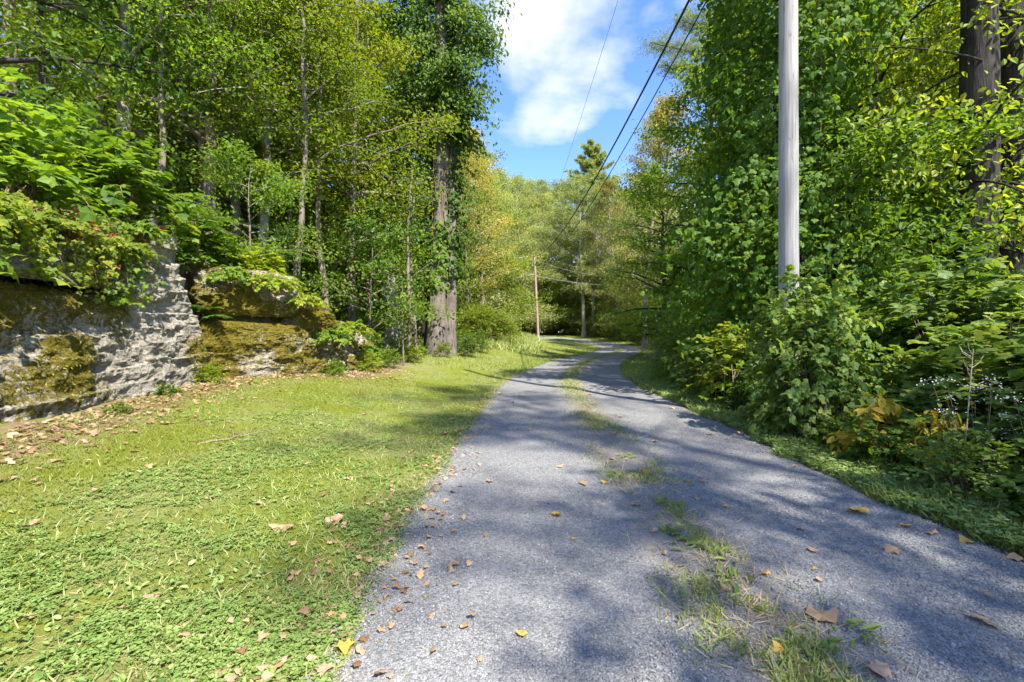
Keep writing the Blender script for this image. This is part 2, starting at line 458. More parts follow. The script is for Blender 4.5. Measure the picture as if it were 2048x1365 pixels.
def ground_mat():
    m, n, l, out = new_mat('lawn ground')
    g = n.new("ShaderNodeNewGeometry")
    a = noise(n, l, g.outputs['Position'], .8, 6, .6)
    b = noise(n, l, g.outputs['Position'], 22, 6, .7)
    c = noise(n, l, g.outputs['Position'], 110, 3, .7)
    green = ramp(n, [(.25, (.10, .115, .03)), (.5, (.17, .18, .05)), (.75, (.29, .27, .12))])
    l.new(b.outputs['Fac'], green.inputs[0])
    olive = ramp(n, [(.3, (.10, .125, .014)), (.7, (.185, .205, .026))])
    l.new(c.outputs['Fac'], olive.inputs[0])
    col = mixc(n, l, mrange(n, l, a.outputs['Fac'], .42, .58), green.outputs[0], olive.outputs[0])
    soil = ramp(n, [(.3, (.12, .085, .055)), (.55, (.24, .165, .11)), (.8, (.38, .25, .16))])
    l.new(b.outputs['Fac'], soil.inputs[0])
    at = n.new("ShaderNodeAttribute"); at.attribute_name = 'soil'
    d = noise(n, l, g.outputs['Position'], 6, 6, .7)
    ad = n.new("ShaderNodeMath"); ad.operation = 'ADD'
    l.new(at.outputs['Fac'], ad.inputs[0]); l.new(mrange(n, l, d.outputs['Fac'], .3, .7, -.4, .4), ad.inputs[1])
    col = mixc(n, l, mrange(n, l, ad.outputs[0], .4, .7), col, soil.outputs[0])
    p = n.new("ShaderNodeBsdfPrincipled"); p.inputs['Roughness'].default_value = .95
    p.inputs['Specular IOR Level'].default_value = .1
    l.new(col, p.inputs['Base Color'])
    bp = n.new("ShaderNodeBump"); bp.inputs['Strength'].default_value = .9; bp.inputs['Distance'].default_value = .03
    mx = mixc(n, l, .5, b.outputs['Fac'], c.outputs['Fac'])
    l.new(mx, bp.inputs['Height']); l.new(bp.outputs[0], p.inputs['Normal'])
    l.new(p.outputs[0], out.inputs[0])
    return m
M_GROUND = ground_mat()

def rock_mat():
    m, n, l, out = new_mat('limestone with moss')
    g = n.new("ShaderNodeNewGeometry")
    mp = n.new("ShaderNodeMapping"); mp.inputs['Scale'].default_value = (1, 1, 2.2)
    l.new(g.outputs['Position'], mp.inputs['Vector'])
    a = noise(n, l, mp.outputs[0], 2.2, 8, .65)
    b = noise(n, l, mp.outputs[0], 13, 8, .7)
    r = ramp(n, [(.28, (.12, .10, .07)), (.43, (.30, .265, .20)), (.58, (.43, .39, .31)), (.8, (.57, .53, .44))])
    l.new(mixc(n, l, .45, a.outputs['Fac'], b.outputs['Fac']), r.inputs[0])
    # pale lichen and dark water staining
    st = noise(n, l, g.outputs['Position'], 5, 5, .6)
    col = mixc(n, l, mrange(n, l, st.outputs['Fac'], .52, .72, 0, .55), r.outputs[0], (.25, .245, .17))
    mv = n.new("ShaderNodeTexVoronoi"); mv.feature = 'DISTANCE_TO_EDGE'; mv.inputs['Scale'].default_value = 5.5
    wv = mixc(n, l, .12, mp.outputs[0], noise(n, l, g.outputs['Position'], 6, 4).outputs['Color'], 'ADD')
    l.new(wv, mv.inputs['Vector'])
    crk = mrange(n, l, mv.outputs['Distance'], 0.0, .03, 1, 0)
    col = mixc(n, l, mrange(n, l, crk, 0, 1, 0, .6), col, (.07, .062, .05))
    at = n.new("ShaderNodeAttribute"); at.attribute_name = 'moss'
    dn = noise(n, l, g.outputs['Position'], 16, 6, .7)
    ad = n.new("ShaderNodeMath"); ad.operation = 'ADD'
    l.new(at.outputs['Fac'], ad.inputs[0]); l.new(mrange(n, l, dn.outputs['Fac'], .3, .7, -.3, .3), ad.inputs[1])
    mfac = mrange(n, l, ad.outputs[0], .44, .60)
    mr = ramp(n, [(.25, (.06, .050, .007)), (.5, (.14, .112, .012)), (.75, (.25, .19, .022))])
    l.new(noise(n, l, g.outputs['Position'], 45, 5, .7).outputs['Fac'], mr.inputs[0])
    col = mixc(n, l, mfac, col, mr.outputs[0])
    p = n.new("ShaderNodeBsdfPrincipled"); p.inputs['Roughness'].default_value = .92
    p.inputs['Specular IOR Level'].default_value = .15
    l.new(col, p.inputs['Base Color'])
    hsum = n.new("ShaderNodeMath"); hsum.operation = 'MULTIPLY_ADD'
    l.new(crk, hsum.inputs[0]); hsum.inputs[1].default_value = -.35; l.new(b.outputs['Fac'], hsum.inputs[2])
    bp = n.new("ShaderNodeBump"); bp.inputs['Strength'].default_value = .9; bp.inputs['Distance'].default_value = .07
    l.new(hsum.outputs[0], bp.inputs['Height'])
    b2 = n.new("ShaderNodeBump"); b2.inputs['Strength'].default_value = .8; b2.inputs['Distance'].default_value = .025
    l.new(noise(n, l, g.outputs['Position'], 60, 4, .75).outputs['Fac'], b2.inputs['Height']); l.new(bp.outputs[0], b2.inputs['Normal'])
    l.new(b2.outputs[0], p.inputs['Normal']); l.new(p.outputs[0], out.inputs[0])
    return m
M_ROCK = rock_mat()

# ------------------------------------------------------------------ the lie of the land
ROAD_PTS = [(1.9, -60), (1.7, -25), (1.35, -8), (1.2, 0), (1.15, 3), (1.2, 4.4), (1.28, 6.3), (1.40, 8.8), (1.72, 13.65), (2.65, 18.9), (4.75, 27.3),
            (6.95, 33.2), (9.9, 42), (11.1, 48), (10.7, 53.5), (8.6, 58.5), (5.2, 62.5), (0.5, 65.5), (-8, 68), (-20, 70), (-45, 72)]
ROAD = smooth_path(ROAD_PTS, 1400)
_rt = nrm(np.gradient(ROAD, axis=0))
ROAD_N = np.stack([-_rt[:, 1], _rt[:, 0]], -1)      # points to the left of travel
HALF = 1.93

def zbase(y):
    return np.interp(y, [-100, 34, 40, 46, 54, 59, 63, 66, 75, 120, 600], [0, 0, .05, .18, .55, .92, 1.25, 1.5, 1.9, 2.6, 8])

XR_Y = [-60, 0, 4.4, 8.0, 9.1, 9.6, 10.3, 10.7, 11.5, 14, 17, 20, 26, 40, 80]
XR_X = [-4.6, -4.6, -5.0, -5.8, -6.1, -6.5, -5.75, -4.95, -4.35, -4.2, -4.6, -6.0, -8.5, -14, -30]
HR_H = [2.2, 2.2, 2.3, 2.9, 3.0, 2.5, 2.3, 2.2, 1.75, 1.15, .6, .35, .3, .3, .3]

def road_lat(x, y):
    """signed distance from the road centre line, positive to the left"""
    x = np.asarray(x, float); y = np.asarray(y, float)
    sh = x.shape; x = x.ravel(); y = y.ravel()
    out = np.empty(len(x)); R4 = ROAD[::3]; N4 = ROAD_N[::3]
    for a in range(0, len(x), 20000):
        dx = x[a:a + 20000, None] - R4[None, :, 0]; dy = y[a:a + 20000, None] - R4[None, :, 1]
        d2 = dx * dx + dy * dy
        k = d2.argmin(1); i = np.arange(len(k))
        s = dx[i, k] * N4[k, 0] + dy[i, k] * N4[k, 1]
        out[a:a + 20000] = np.sign(s) * np.sqrt(d2[i, k])
    return out.reshape(sh)

def ground_z(x, y, lat=None):
    x = np.asarray(x, float); y = np.asarray(y, float)
    if lat is None: lat = road_lat(x, y)
    z = zbase(y)
    near = 1 - sstep(45, 60, y)
    u = lat - HALF
    lump = (fbm2(x * .9, y * .9, 5) - .5)
    z = z + near * .46 * sstep(.1, 5.0, u) + .10 * lump * sstep(.2, 2, np.abs(lat) - HALF)
    z = z + .25 * sstep(.8, 5, -lat - HALF) * near
    xr = np.interp(y, XR_Y, XR_X); hr = np.interp(y, XR_Y, HR_H)
    back = xr - x
    z = z + near * hr * sstep(.85, 1.5, back) + near * .16 * np.clip(back - 1.4, 0, 16)
    # bank with the bright bush beyond the big tree, rough mound left of the far bend
    off = sstep(.3, 3.5, np.abs(lat) - HALF)
    z = z + off * (.55 * np.exp(-(((x + 3.5) / 4.0) ** 2 + ((y - 36) / 8.0) ** 2)) + 1.0 * np.exp(-(((x + 1.2) / 4.2) ** 2 + ((y - 55) / 6.0) ** 2)))
    # wheel ruts lie under the road sheet
    z = z - .05 * (1 - sstep(HALF - .25, HALF + .02, np.abs(lat)))
    return z

def gz(x, y):
    return float(ground_z(np.array([x]), np.array([y]))[0])

def axis(lo, hi, step, far_lo, far_hi, g=1.16):
    c = list(np.arange(lo, hi + 1e-6, step))
    s, v = step, lo; a = []
    while v > far_lo:
        s *= g; v -= s; a.append(v)
    s, v = step, c[-1]; b = []
    while v < far_hi:
        s = min(s * g, 40); v += s; b.append(v)
    return np.array(a[::-1] + c + b)
gx = axis(-11, 10, .14, -420, 420)
gy = np.concatenate([axis(-3, 24, .14, -120, 24.0, 1.2)[:-1], np.arange(24.2, 80, .45), 80 + np.cumsum(1.2 * 1.15 ** np.arange(32))])
GX, GY = np.meshgrid(gx, gy)
LAT = road_lat(GX, GY)
GZ = ground_z(GX, GY, LAT)
ny, nx = GX.shape
ii = (np.arange(ny - 1)[:, None] * nx + np.arange(nx - 1)[None]).ravel()
soil = np.zeros_like(GX)
xrg = np.interp(GY, XR_Y, XR_X)
soil += .75 * np.exp(-((GX - xrg - .35) / .75) ** 2) * (GY < 19) * (GX > xrg - .6)
soil += .9 * sstep(.3, 1.2, xrg - GX)
soil += .35 * np.exp(-((np.abs(LAT) - HALF) / .30) ** 2)
soil += .62 * sstep(1.2, 2.6, -LAT - HALF) * (GY < 50)
soil += .55 * sstep(76, 84, GY) + .8 * sstep(8, 12, LAT - HALF) * (GY > 20) * (GY < 60)
mb = MB(); mb.add(np.stack([GX, GY, GZ], -1), np.stack([ii, ii + 1, ii + nx + 1, ii + nx], -1), va=np.clip(soil, 0, 1).ravel())
tag(obj('ground', mb.mesh('ground', M_GROUND, True, 'soil')), 'mossy lawn ground rising to wooded banks', kind='structure')

# road ribbon
nU = 45
uu = np.linspace(-1, 1, nU)
sel = (ROAD[:, 1] > -30)
RP, RN = ROAD[sel], ROAD_N[sel]
arc = np.concatenate([[0], np.cumsum(np.linalg.norm(np.diff(RP, axis=0), axis=1))])
halfL = HALF + .16 * (fbm2(arc * .55, arc * 0, 11) - .5) * 2 + .10 * (fbm2(arc * 2.6, arc * 0, 12) - .5) * 2
halfR = HALF + .14 * (fbm2(arc * .6, arc * 0, 13) - .5) * 2 + .10 * (fbm2(arc * 2.9, arc * 0, 14) - .5) * 2
lat = np.where(uu[None] > 0, uu[None] * (halfL[:, None] + .25), uu[None] * (halfR[:, None] + .25))
PX = RP[:, 0:1] + RN[:, 0:1] * lat; PY = RP[:, 1:2] + RN[:, 1:2] * lat
hw = np.where(uu[None] > 0, halfL[:, None], halfR[:, None])
prof = .012 + .022 * np.exp(-(lat / .34) ** 2) - .012 * np.exp(-((np.abs(lat) - .95) / .4) ** 2)
PZ = zbase(PY) + prof - .09 * sstep(-.04, .28, np.abs(lat) - hw) + .012 * (fbm2(PX * 2.2, PY * 2.2, 21) - .5)
# keep the edges level with the raised ground beside them
dirt = .92 * np.exp(-(lat / .40) ** 4) * sstep(-.5, 2.5, PY) + .50 * np.exp(-((np.abs(lat) - hw) / .14) ** 2)
dirt = dirt * (.75 + .5 * fbm2(PX * 1.3, PY * 1.3, 31)) * (1 - .35 * sstep(15, 30, PY))
n0 = len(RP)
ii = (np.arange(n0 - 1)[:, None] * nU + np.arange(nU - 1)[None]).ravel()
mb = MB(); mb.add(np.stack([PX, PY, PZ], -1), np.stack([ii, ii + nU, ii + nU + 1, ii + 1], -1), va=dirt.ravel())
tag(obj('gravel_road', mb.mesh('gravel_road', M_GRAVEL, True, 'dirt')), 'grey gravel drive curving away between grass verges', kind='structure')
def road_z(x, y, lat):
    return zbase(y) + .012 + .022 * np.exp(-(lat / .34) ** 2) - .012 * np.exp(-((np.abs(lat) - .95) / .4) ** 2)
def rc(y):
    """x of the road centre at a given y (near stretch)"""
    return np.interp(y, ROAD[:900, 1], ROAD[:900, 0])

# ------------------------------------------------------------------ rock outcrop
def rock_block(A, B, depth, z0, z1a, z1b, seed, amp=.10, bed=.05, moss=.35, lean=0.0, res=.035, power=9, mossfn=None):
    """a bedded block whose front foot runs A -> B; depth goes back from the road"""
    A = np.array(A, float); B = np.array(B, float)
    t = (B - A) / np.linalg.norm(B - A); back = np.array([-t[1], t[0]])
    L = np.linalg.norm(B - A); Hh = max(z1a, z1b) - z0
    nu, nv, nw = [max(6, int(d / res)) for d in (L, Hh, min(depth, 1.2))]
    mb = MB()
    ctr = np.array([*((A + B) / 2 + back * depth / 2), (z0 + z1a) / 2])
    def place(p):                                   # p in [-1,1]^3 : along, depth (-1 front), up
        q = p / ((np.abs(p) ** power).sum(-1, keepdims=True) ** (1 / power))
        q = np.clip(q, -1, 1)
        u = (q[..., 0] + 1) / 2; w = (q[..., 1] + 1) / 2; v = (q[..., 2] + 1) / 2
        top = z1a + (z1b - z1a) * u
        z = z0 + (top - z0) * v
        ln = lean * v * (top - z0)
        xy = A[None] + (B - A)[None] * u[..., None] + back[None] * (w * depth + ln)[..., None]
        P = np.concatenate([xy, z[..., None]], -1)
        out = -back
        n1 = fbm(P * np.array([1.1, 1.1, 1.6]), seed, 4) - .5
        n2 = fbm(P * np.array([4.5, 4.5, 8.0]), seed + 9, 4) - .5
        n3 = np.abs(fbm(P * np.array([2.4, 2.4, 5.5]), seed + 20, 3) - .5)
        zz = P[..., 2] / .27 + 1.6 * fbm(P * .8, seed + 30, 3) + .05 * P[..., 0]
        fr = zz - np.floor(zz)
        n4 = vnoise(np.stack([np.floor(zz) * 7.1, P[..., 0] * 1.3 + P[..., 1] * 1.3, P[..., 1] * 0], -1), seed + 40) - .5
        front = np.clip(-q[..., 1] * 1.4, -.2, 1)
        n5 = vnoise(P * np.array([9.0, 9.0, 15.0]) + 3 * n2[..., None], seed + 70) - .5
        n6 = fbm(np.stack([np.floor(P[..., 0] * 6 + P[..., 1] * 6 + 2 * n1) * 3.3, np.floor(zz * 2.2) * 5.1, n1 * 0], -1), seed + 80, 1) - .5
        dsp = amp * (2.2 * n1 + 1.3 * n2 - 1.3 * n3 + .30 * n5 + .45 * n6) + bed * (1.6 * n4 + .5 * (fr ** 3) - .3)
        mossv = moss + 1.5 * (fbm(P * np.array([.9, .9, 1.1]), seed + 50, 4) - .5) + .5 * np.clip(q[..., 2] - .55, 0, 1)
        if mossfn is not None: mossv = mossv + mossfn(P)
        mm = sstep(.40, .65, mossv)
        dsp = dsp + mm * (.05 + .07 * (fbm(P * 7, seed + 60, 3) - .3))
        P = P.copy()
        P[..., :2] += out[None] * (dsp * (.25 + .75 * np.clip(front, 0, 1)))[..., None]
        P[..., 2] += (.7 * amp * n1 + .5 * amp * n2) * np.clip(q[..., 2], 0, 1) + mm * .03 * np.clip(q[..., 2], 0, 1)
        P[..., :2] += (t[None] * (q[..., 0:1] * amp * .8 * (n2 + n1)[..., None]))
        return P, mossv
    def patch(n1, n2, f):
        a = np.linspace(-1, 1, n1 + 1); b = np.linspace(-1, 1, n2 + 1)
        X, Y = np.meshgrid(a, b)
        P, mv = place(f(X, Y))
        r, c = X.shape
        k = (np.arange(r - 1)[:, None] * c + np.arange(c - 1)[None]).ravel()
        mb.add(P, np.stack([k, k + 1, k + c + 1, k + c], -1), va=mv.ravel())
    one = lambda X: np.ones_like(X)
    patch(nu, nv, lambda X, Y: np.stack([X, -one(X), Y], -1))
    patch(nu, nw, lambda X, Y: np.stack([X, Y, one(X)], -1))
    patch(nw, nv, lambda X, Y: np.stack([one(X), X, Y], -1))
    patch(nw, nv, lambda X, Y: np.stack([-one(X), -X, Y], -1))
    return mb

outcrop = thing('rock_outcrop', 'pale limestone ledge patched with olive moss at the edge of the lawn', 'rock', (-5.3, 7.0, .3))
BLOCKS = [
    ('rock_ledge', 'lower limestone face with raking shadows and hanging moss', dict(A=(-4.35, 1.0), B=(-5.62, 7.9), depth=1.8, z0=-.1, z1a=1.9, z1b=2.02, seed=3, amp=.085, bed=.075, moss=.47, lean=.30, res=.026)),
    ('rock_ledge', 'overhanging upper limestone slab above a dark crack', dict(A=(-4.80, 1.0), B=(-6.02, 7.7), depth=2.2, z0=2.0, z1a=2.5, z1b=3.2, seed=14, amp=.09, bed=.05, moss=.58, lean=.30, res=.03)),
    ('rock_pillar', 'pale crumbling limestone corner pillar', dict(A=(-5.50, 7.35), B=(-5.86, 9.2), depth=1.7, z0=-.1, z1a=3.25, z1b=3.4, seed=25, amp=.085, bed=.10, moss=.30, lean=.22, res=.026, power=14)),
    ('rock_ledge', 'shaded lower limestone block in the recess', dict(A=(-6.7, 9.55), B=(-4.9, 10.75), depth=1.7, z0=-.1, z1a=1.72, z1b=1.6, seed=36, amp=.11, bed=.05, moss=.60, lean=.05, res=.03)),
    ('rock_ledge', 'mossy upper block in the recess', dict(A=(-6.85, 9.62), B=(-5.0, 10.85), depth=1.7, z0=1.76, z1a=3.0, z1b=2.85, seed=47, amp=.15, bed=.04, moss=.62, lean=.22, res=.03, power=6)),
    ('mossy_boulder', 'rounded boulder covered in moss', dict(A=(-5.1, 10.55), B=(-4.25, 11.75), depth=1.5, z0=-.1, z1a=2.25, z1b=2.0, seed=58, amp=.17, bed=.03, moss=.66, lean=.20, res=.03, power=5)),
    ('mossy_boulder', None, dict(A=(-4.4, 11.6), B=(-4.05, 13.9), depth=1.6, z0=-.1, z1a=1.95, z1b=1.5, seed=69, amp=.17, bed=.04, moss=.50, lean=.18, res=.035, power=5)),
    ('mossy_boulder', None, dict(A=(-4.1, 13.8), B=(-4.55, 16.4), depth=1.6, z0=-.1, z1a=1.4, z1b=1.0, seed=80, amp=.15, bed=.04, moss=.55, lean=.2, res=.04, power=5)),
]
rock_pts = []
def low_moss(P):
    # hanging moss aprons near the camera end, bare stone near the corner
    s = np.clip((P[..., 1] - 1) / 7.0, 0, 1)
    return .20 * (1 - s) - .12 * s + .22 * np.clip(.8 - P[..., 2], 0, 1) * (fbm(P * 1.5, 5, 2))
for i, (nm, lb, kw) in enumerate(BLOCKS):
    if i == 0: kw['mossfn'] = low_moss
    b = rock_block(**kw)
    o = obj(nm, b.mesh(nm, M_ROCK, False, 'moss'), outcrop)
    o.location = (5.3, -7.0, -.3)
    if lb: o['label'] = lb
    V = np.concatenate(b.V); mv = np.concatenate(b.va)
    rock_pts.append((V, mv))

# ------------------------------------------------------------------ trees
def gen_tree(seed, H, r0, cb, Rc, nl, n_leaf, ls, up=.55, tmpl=T_OVATE, wob=.02, nsub=6, spread=.24, lean=(0, 0), prof=.75, twigs=True, droop=.3, flat=.5):
    rng = np.random.default_rng(seed)
    nz = 13
    t = np.linspace(0, 1, nz)
    wx = np.cumsum(rng.normal(0, wob, nz)) * H * .35; wy = np.cumsum(rng.normal(0, wob, nz)) * H * .35
    wx -= wx[0]; wy -= wy[0]
    TP = np.stack([wx * t ** .5 + lean[0] * H * t, wy * t ** .5 + lean[1] * H * t, H * .97 * t - .15], -1)
    TR = r0 * (1 - .88 * t ** .9) + r0 * .55 * np.exp(-t * H / .35)
    tk = MB(); V, F = tube(TP, TR, 10); tk.add(V, F)
    lf = MB()
    subs = []
    for i in range(nl):
        f = cb + (.98 - cb) * ((i + rng.random()) / nl)
        p0 = np.array([np.interp(f, t, TP[:, k]) for k in range(3)]); rr = np.interp(f, t, TR)
        az = i * 2.399 + rng.normal(0, .35)
        g = (f - cb) / (1 - cb)
        L = Rc * (math.sin(math.pi * min(1, g * .8 + .2)) ** prof * .85 + .18) * rng.uniform(.75, 1.15)
        el = up * (.5 + .9 * g) + rng.normal(0, .12)
        d = np.array([math.cos(az) * math.cos(el), math.sin(az) * math.cos(el), math.sin(el)])
        s = np.linspace(0, 1, 6)[:, None]
        side = np.array([-d[1], d[0], 0]) * rng.normal(0, .12)
        P = p0 + d * L * s + side * L * s ** 2 + np.array([0, 0, -droop * .5 * L]) * s ** 2 + rng.normal(0, .02 * L, (6, 3)) * s
        rad = max(.014, min(rr * .5, .03 * L)) * (1 - .8 * s[:, 0]) + .006
        V, F = tube(P, rad, 5); tk.add(V, F)
        for j in range(nsub):
            h = .30 + .70 * (j + rng.random()) / nsub
            q0 = np.array([np.interp(h, s[:, 0], P[:, k]) for k in range(3)])
            a2 = az + (1 if j % 2 else -1) * rng.uniform(.35, 1.15)
            e2 = el * .4 + rng.normal(0, .25)
            l2 = L * rng.uniform(.28, .5) * (1.15 - .5 * h)
            d2 = np.array([math.cos(a2) * math.cos(e2), math.sin(a2) * math.cos(e2), math.sin(e2)])
            ss = np.linspace(0, 1, 4)[:, None]
            Q = q0 + d2 * l2 * ss + np.array([0, 0, -droop * l2 * .6]) * ss ** 2
            if twigs:
                V, F = tube(Q, np.linspace(.013, .004, 4) * (1 + L * .1), 3); tk.add(V, F)
            subs.append((Q, i, l2))
    m = len(subs); per = np.full(m, n_leaf // m)
    cl = rng.random(nl)
    PP, DD, NN, RR = [], [], [], []
    for (Q, i, l2), k in zip(subs, per):
        s = rng.random(k) ** .8
        c = np.stack([np.interp(s, np.linspace(0, 1, 4), Q[:, a]) for a in range(3)], -1)
        sp = spread * (.6 + .5 * l2)
        o = rng.normal(0, 1, (k, 3)) * sp * np.array([1, 1, flat])
        PP.append(c + o)
        DD.append(nrm(Q[-1] - Q[0]) * .6 + rng.normal(0, .7, (k, 3)) + np.array([0, 0, -droop]))
        NN.append(np.array([0, 0, 1.0]) + rng.normal(0, .45, (k, 3)))
        RR.append(np.clip(.45 * cl[i] + .2 * rng.random() + .35 * rng.random(k), 0, 1))
    P = np.concatenate(PP); S = ls * rng.uniform(.65, 1.25, len(P))
    leaf_field(lf, P, np.concatenate(DD), np.concatenate(NN), S, tmpl, np.concatenate(RR))
    return tk, lf

def gen_pine(seed, H, r0, cb, Rc, nwh, tufts, nl_=.13, wide=1.5):
    rng = np.random.default_rng(seed)
    t = np.linspace(0, 1, 12)
    TP = np.stack([rng.normal(0, .05, 12), rng.normal(0, .05, 12), H * t - .15], -1)
    TR = r0 * (1 - .9 * t) + .02
    tk = MB(); V, F = tube(TP, TR, 9); tk.add(V, F)
    anchors = []
    for w in range(nwh):
        f = cb + (.99 - cb) * (w + rng.random() * .5) / nwh
        L0 = Rc * (1 - ((f - cb) / (1.02 - cb)) ** 1.3) * rng.uniform(.7, 1.2) + .4
        for b in range(rng.integers(3, 6)):
            az = rng.random() * 6.283; L = L0 * rng.uniform(.55, 1.1)
            d = np.array([math.cos(az), math.sin(az), .12 + .4 * f])
            s = np.linspace(0, 1, 5)[:, None]
            P = np.array([0, 0, H * f]) + d * L * s + np.array([0, 0, .12 * L]) * s ** 2
            V, F = tube(P, np.linspace(.05, .012, 5) * (.5 + L * .15), 4); tk.add(V, F)
            for j in range(7):
                h = .3 + .7 * (j + rng.random()) / 7
                q = np.array([np.interp(h, s[:, 0], P[:, k]) for k in range(3)])
                a2 = az + (1 if j % 2 else -1) * rng.uniform(.3, .9); l2 = L * .3
                d2 = np.array([math.cos(a2), math.sin(a2), .22])
                anchors.append((q, q + d2 * l2))
    k = max(1, tufts // len(anchors)); lf = MB()
    A = np.repeat(np.array([a for a, b in anchors]), k, 0); B = np.repeat(np.array([b for a, b in anchors]), k, 0)
    s = rng.random((len(A), 1)) ** .7
    C = A + (B - A) * s + rng.normal(0, .05, A.shape)
    tr = rng.random(len(C))
    C = np.repeat(C, 9, 0); n = len(C)
    D = nrm(np.repeat(B - A, 9, 0)) * .7 + rng.normal(0, .75, (n, 3)) + np.array([0, 0, .35])
    leaf_field(lf, C, D, rng.normal(0, 1, (n, 3)), nl_ * rng.uniform(.8, 1.6, n) * (1 + H / 40), (T_NEEDLE[0] * np.array([wide, 1, 1]), T_NEEDLE[1]),
               np.clip(np.repeat(tr, 9) * .7 + .3 * rng.random(n), 0, 1))
    return tk, lf

PROTO = {}
def proto(key, gen, **kw):
    tk, lf = gen(**kw)
    PROTO[key] = (tk.mesh(key + '_trunk', M_BARK, True), lf.mesh(key + '_crown', M_LEAF['green'], False))
def set_mat(o, m):
    o.material_slots[0].link = 'OBJECT'; o.material_slots[0].material = m

LEAFWORD = dict(bright='fresh green', green='green', deep='dark green', lime='yellow-green', yellow='yellowing', gold='golden', grey='grey-green', rust='rust-tinged', pine='needle')
SIZEWORD = dict(woodA='slender', woodB='upright', woodC='spreading', under='low', tall='tall', tallB='tall full-crowned', airy='airy', low='bushy low', slim='slim-stemmed', edge='wide-skirted')
USED = {}
def deep_label(px, d, kind, leaf, marks, where):
    mk = min(marks, key=lambda m: abs(m[0] - px))[1]
    lab = f"{SIZEWORD[kind]} {LEAFWORD[leaf]} tree {where}, by {mk}"
    n = USED.get(lab, 0); USED[lab] = n + 1
    return lab + ('' if n == 0 else ', farther' if n == 1 else ', farthest')
MARK_L = [(20, 'the left edge'), (120, 'the bright maple shrub'), (230, 'the dark crack'), (320, 'the upper slab'), (410, 'the pale pillar'), (500, 'the recess'), (600, 'the mossy boulder'), (690, 'the leaning tree'), (780, 'the grey snag'), (850, 'the pale saplings')]
MARK_B = [(900, 'the double trunk'), (950, 'the golden locust'), (1000, 'the sunny mound'), (1040, 'the meadow grass'), (1075, 'the far pole'), (1110, 'the drive end'), (1150, 'the grassy inner bend'), (1190, 'the white pine'), (1230, 'the outer bend'), (1265, 'the thin half-hidden pole'), (1300, 'the rusty locust'), (1345, 'the right verge')]
MARK_R = [(1390, 'the bend-side bushes'), (1450, 'the sunlit bush'), (1520, 'the vine tower'), (1590, 'the near pole'), (1660, 'the arching bush'), (1730, 'the amber plant'), (1800, 'the dark hollow'), (1870, 'the second-row bushes'), (1950, 'the thick dark trunk'), (2030, 'the second dark trunk'), (2120, 'the right edge'), (2200, 'the hidden right wood')]
def tree(key, x, y, leaf, bark, label, group=None, rz=0.0, sc=1.0, name='broadleaf_tree', cat='tree', z=None):
    r = thing(name, label, cat, (x, y, gz(x, y) - .05 if z is None else z), rz, group, sc)
    a = obj('trunk', PROTO[key][0], r); set_mat(a, bark)
    b = obj('crown', PROTO[key][1], r); set_mat(b, M_LEAF[leaf])
    return r

# woodland kinds (a few shapes each; every tree is placed on its own)
proto('woodA', gen_tree, seed=1, H=13, r0=.19, cb=.22, Rc=3.6, nl=26, n_leaf=11000, ls=.125)
proto('woodB', gen_tree, seed=2, H=15, r0=.22, cb=.30, Rc=3.8, nl=26, n_leaf=11000, ls=.13, up=.7)
proto('woodC', gen_tree, seed=3, H=10, r0=.12, cb=.12, Rc=3.0, nl=24, n_leaf=10000, ls=.12, up=.45)
proto('under', gen_tree, seed=4, H=5.5, r0=.06, cb=.08, Rc=2.2, nl=18, n_leaf=6500, ls=.125, up=.5, spread=.3)
proto('tall', gen_tree, seed=5, H=24, r0=.34, cb=.28, Rc=5.5, nl=34, n_leaf=15000, ls=.20, up=.75, spread=.34)
proto('tallB', gen_tree, seed=6, H=22, r0=.30, cb=.12, Rc=5.6, nl=44, n_leaf=19000, ls=.22, up=.6, spread=.38)
proto('airy', gen_tree, seed=7, H=22, r0=.24, cb=.22, Rc=4.8, nl=32, n_leaf=15000, ls=.17, up=1.0, spread=.30, tmpl=T_DIAM)
proto('low', gen_tree, seed=8, H=7, r0=.10, cb=.05, Rc=3.6, nl=22, n_leaf=9000, ls=.17, up=.45, spread=.4)
proto('edge', gen_tree, seed=9, H=14, r0=.25, cb=.10, Rc=4.2, nl=34, n_leaf=15000, ls=.15, up=.45, spread=.3, tmpl=T_OVATE)
proto('pine', gen_pine, seed=10, H=30, r0=.40, cb=.42, Rc=6.0, nwh=24, tufts=7000, nl_=.24, wide=3.2)
proto('shade', gen_tree, seed=12, H=20, r0=.30, cb=.60, Rc=3.4, nl=20, n_leaf=2700, ls=.20, up=.6, spread=.30)
proto('shadeB', gen_tree, seed=13, H=13, r0=.20, cb=.55, Rc=2.5, nl=14, n_leaf=1900, ls=.19, up=.5, spread=.28)
proto('slim', gen_tree, seed=14, H=14, r0=.13, cb=.42, Rc=2.6, nl=18, n_leaf=5200, ls=.125, up=.6)

def at(px, d):
    return (px - 1024) / 910 * d

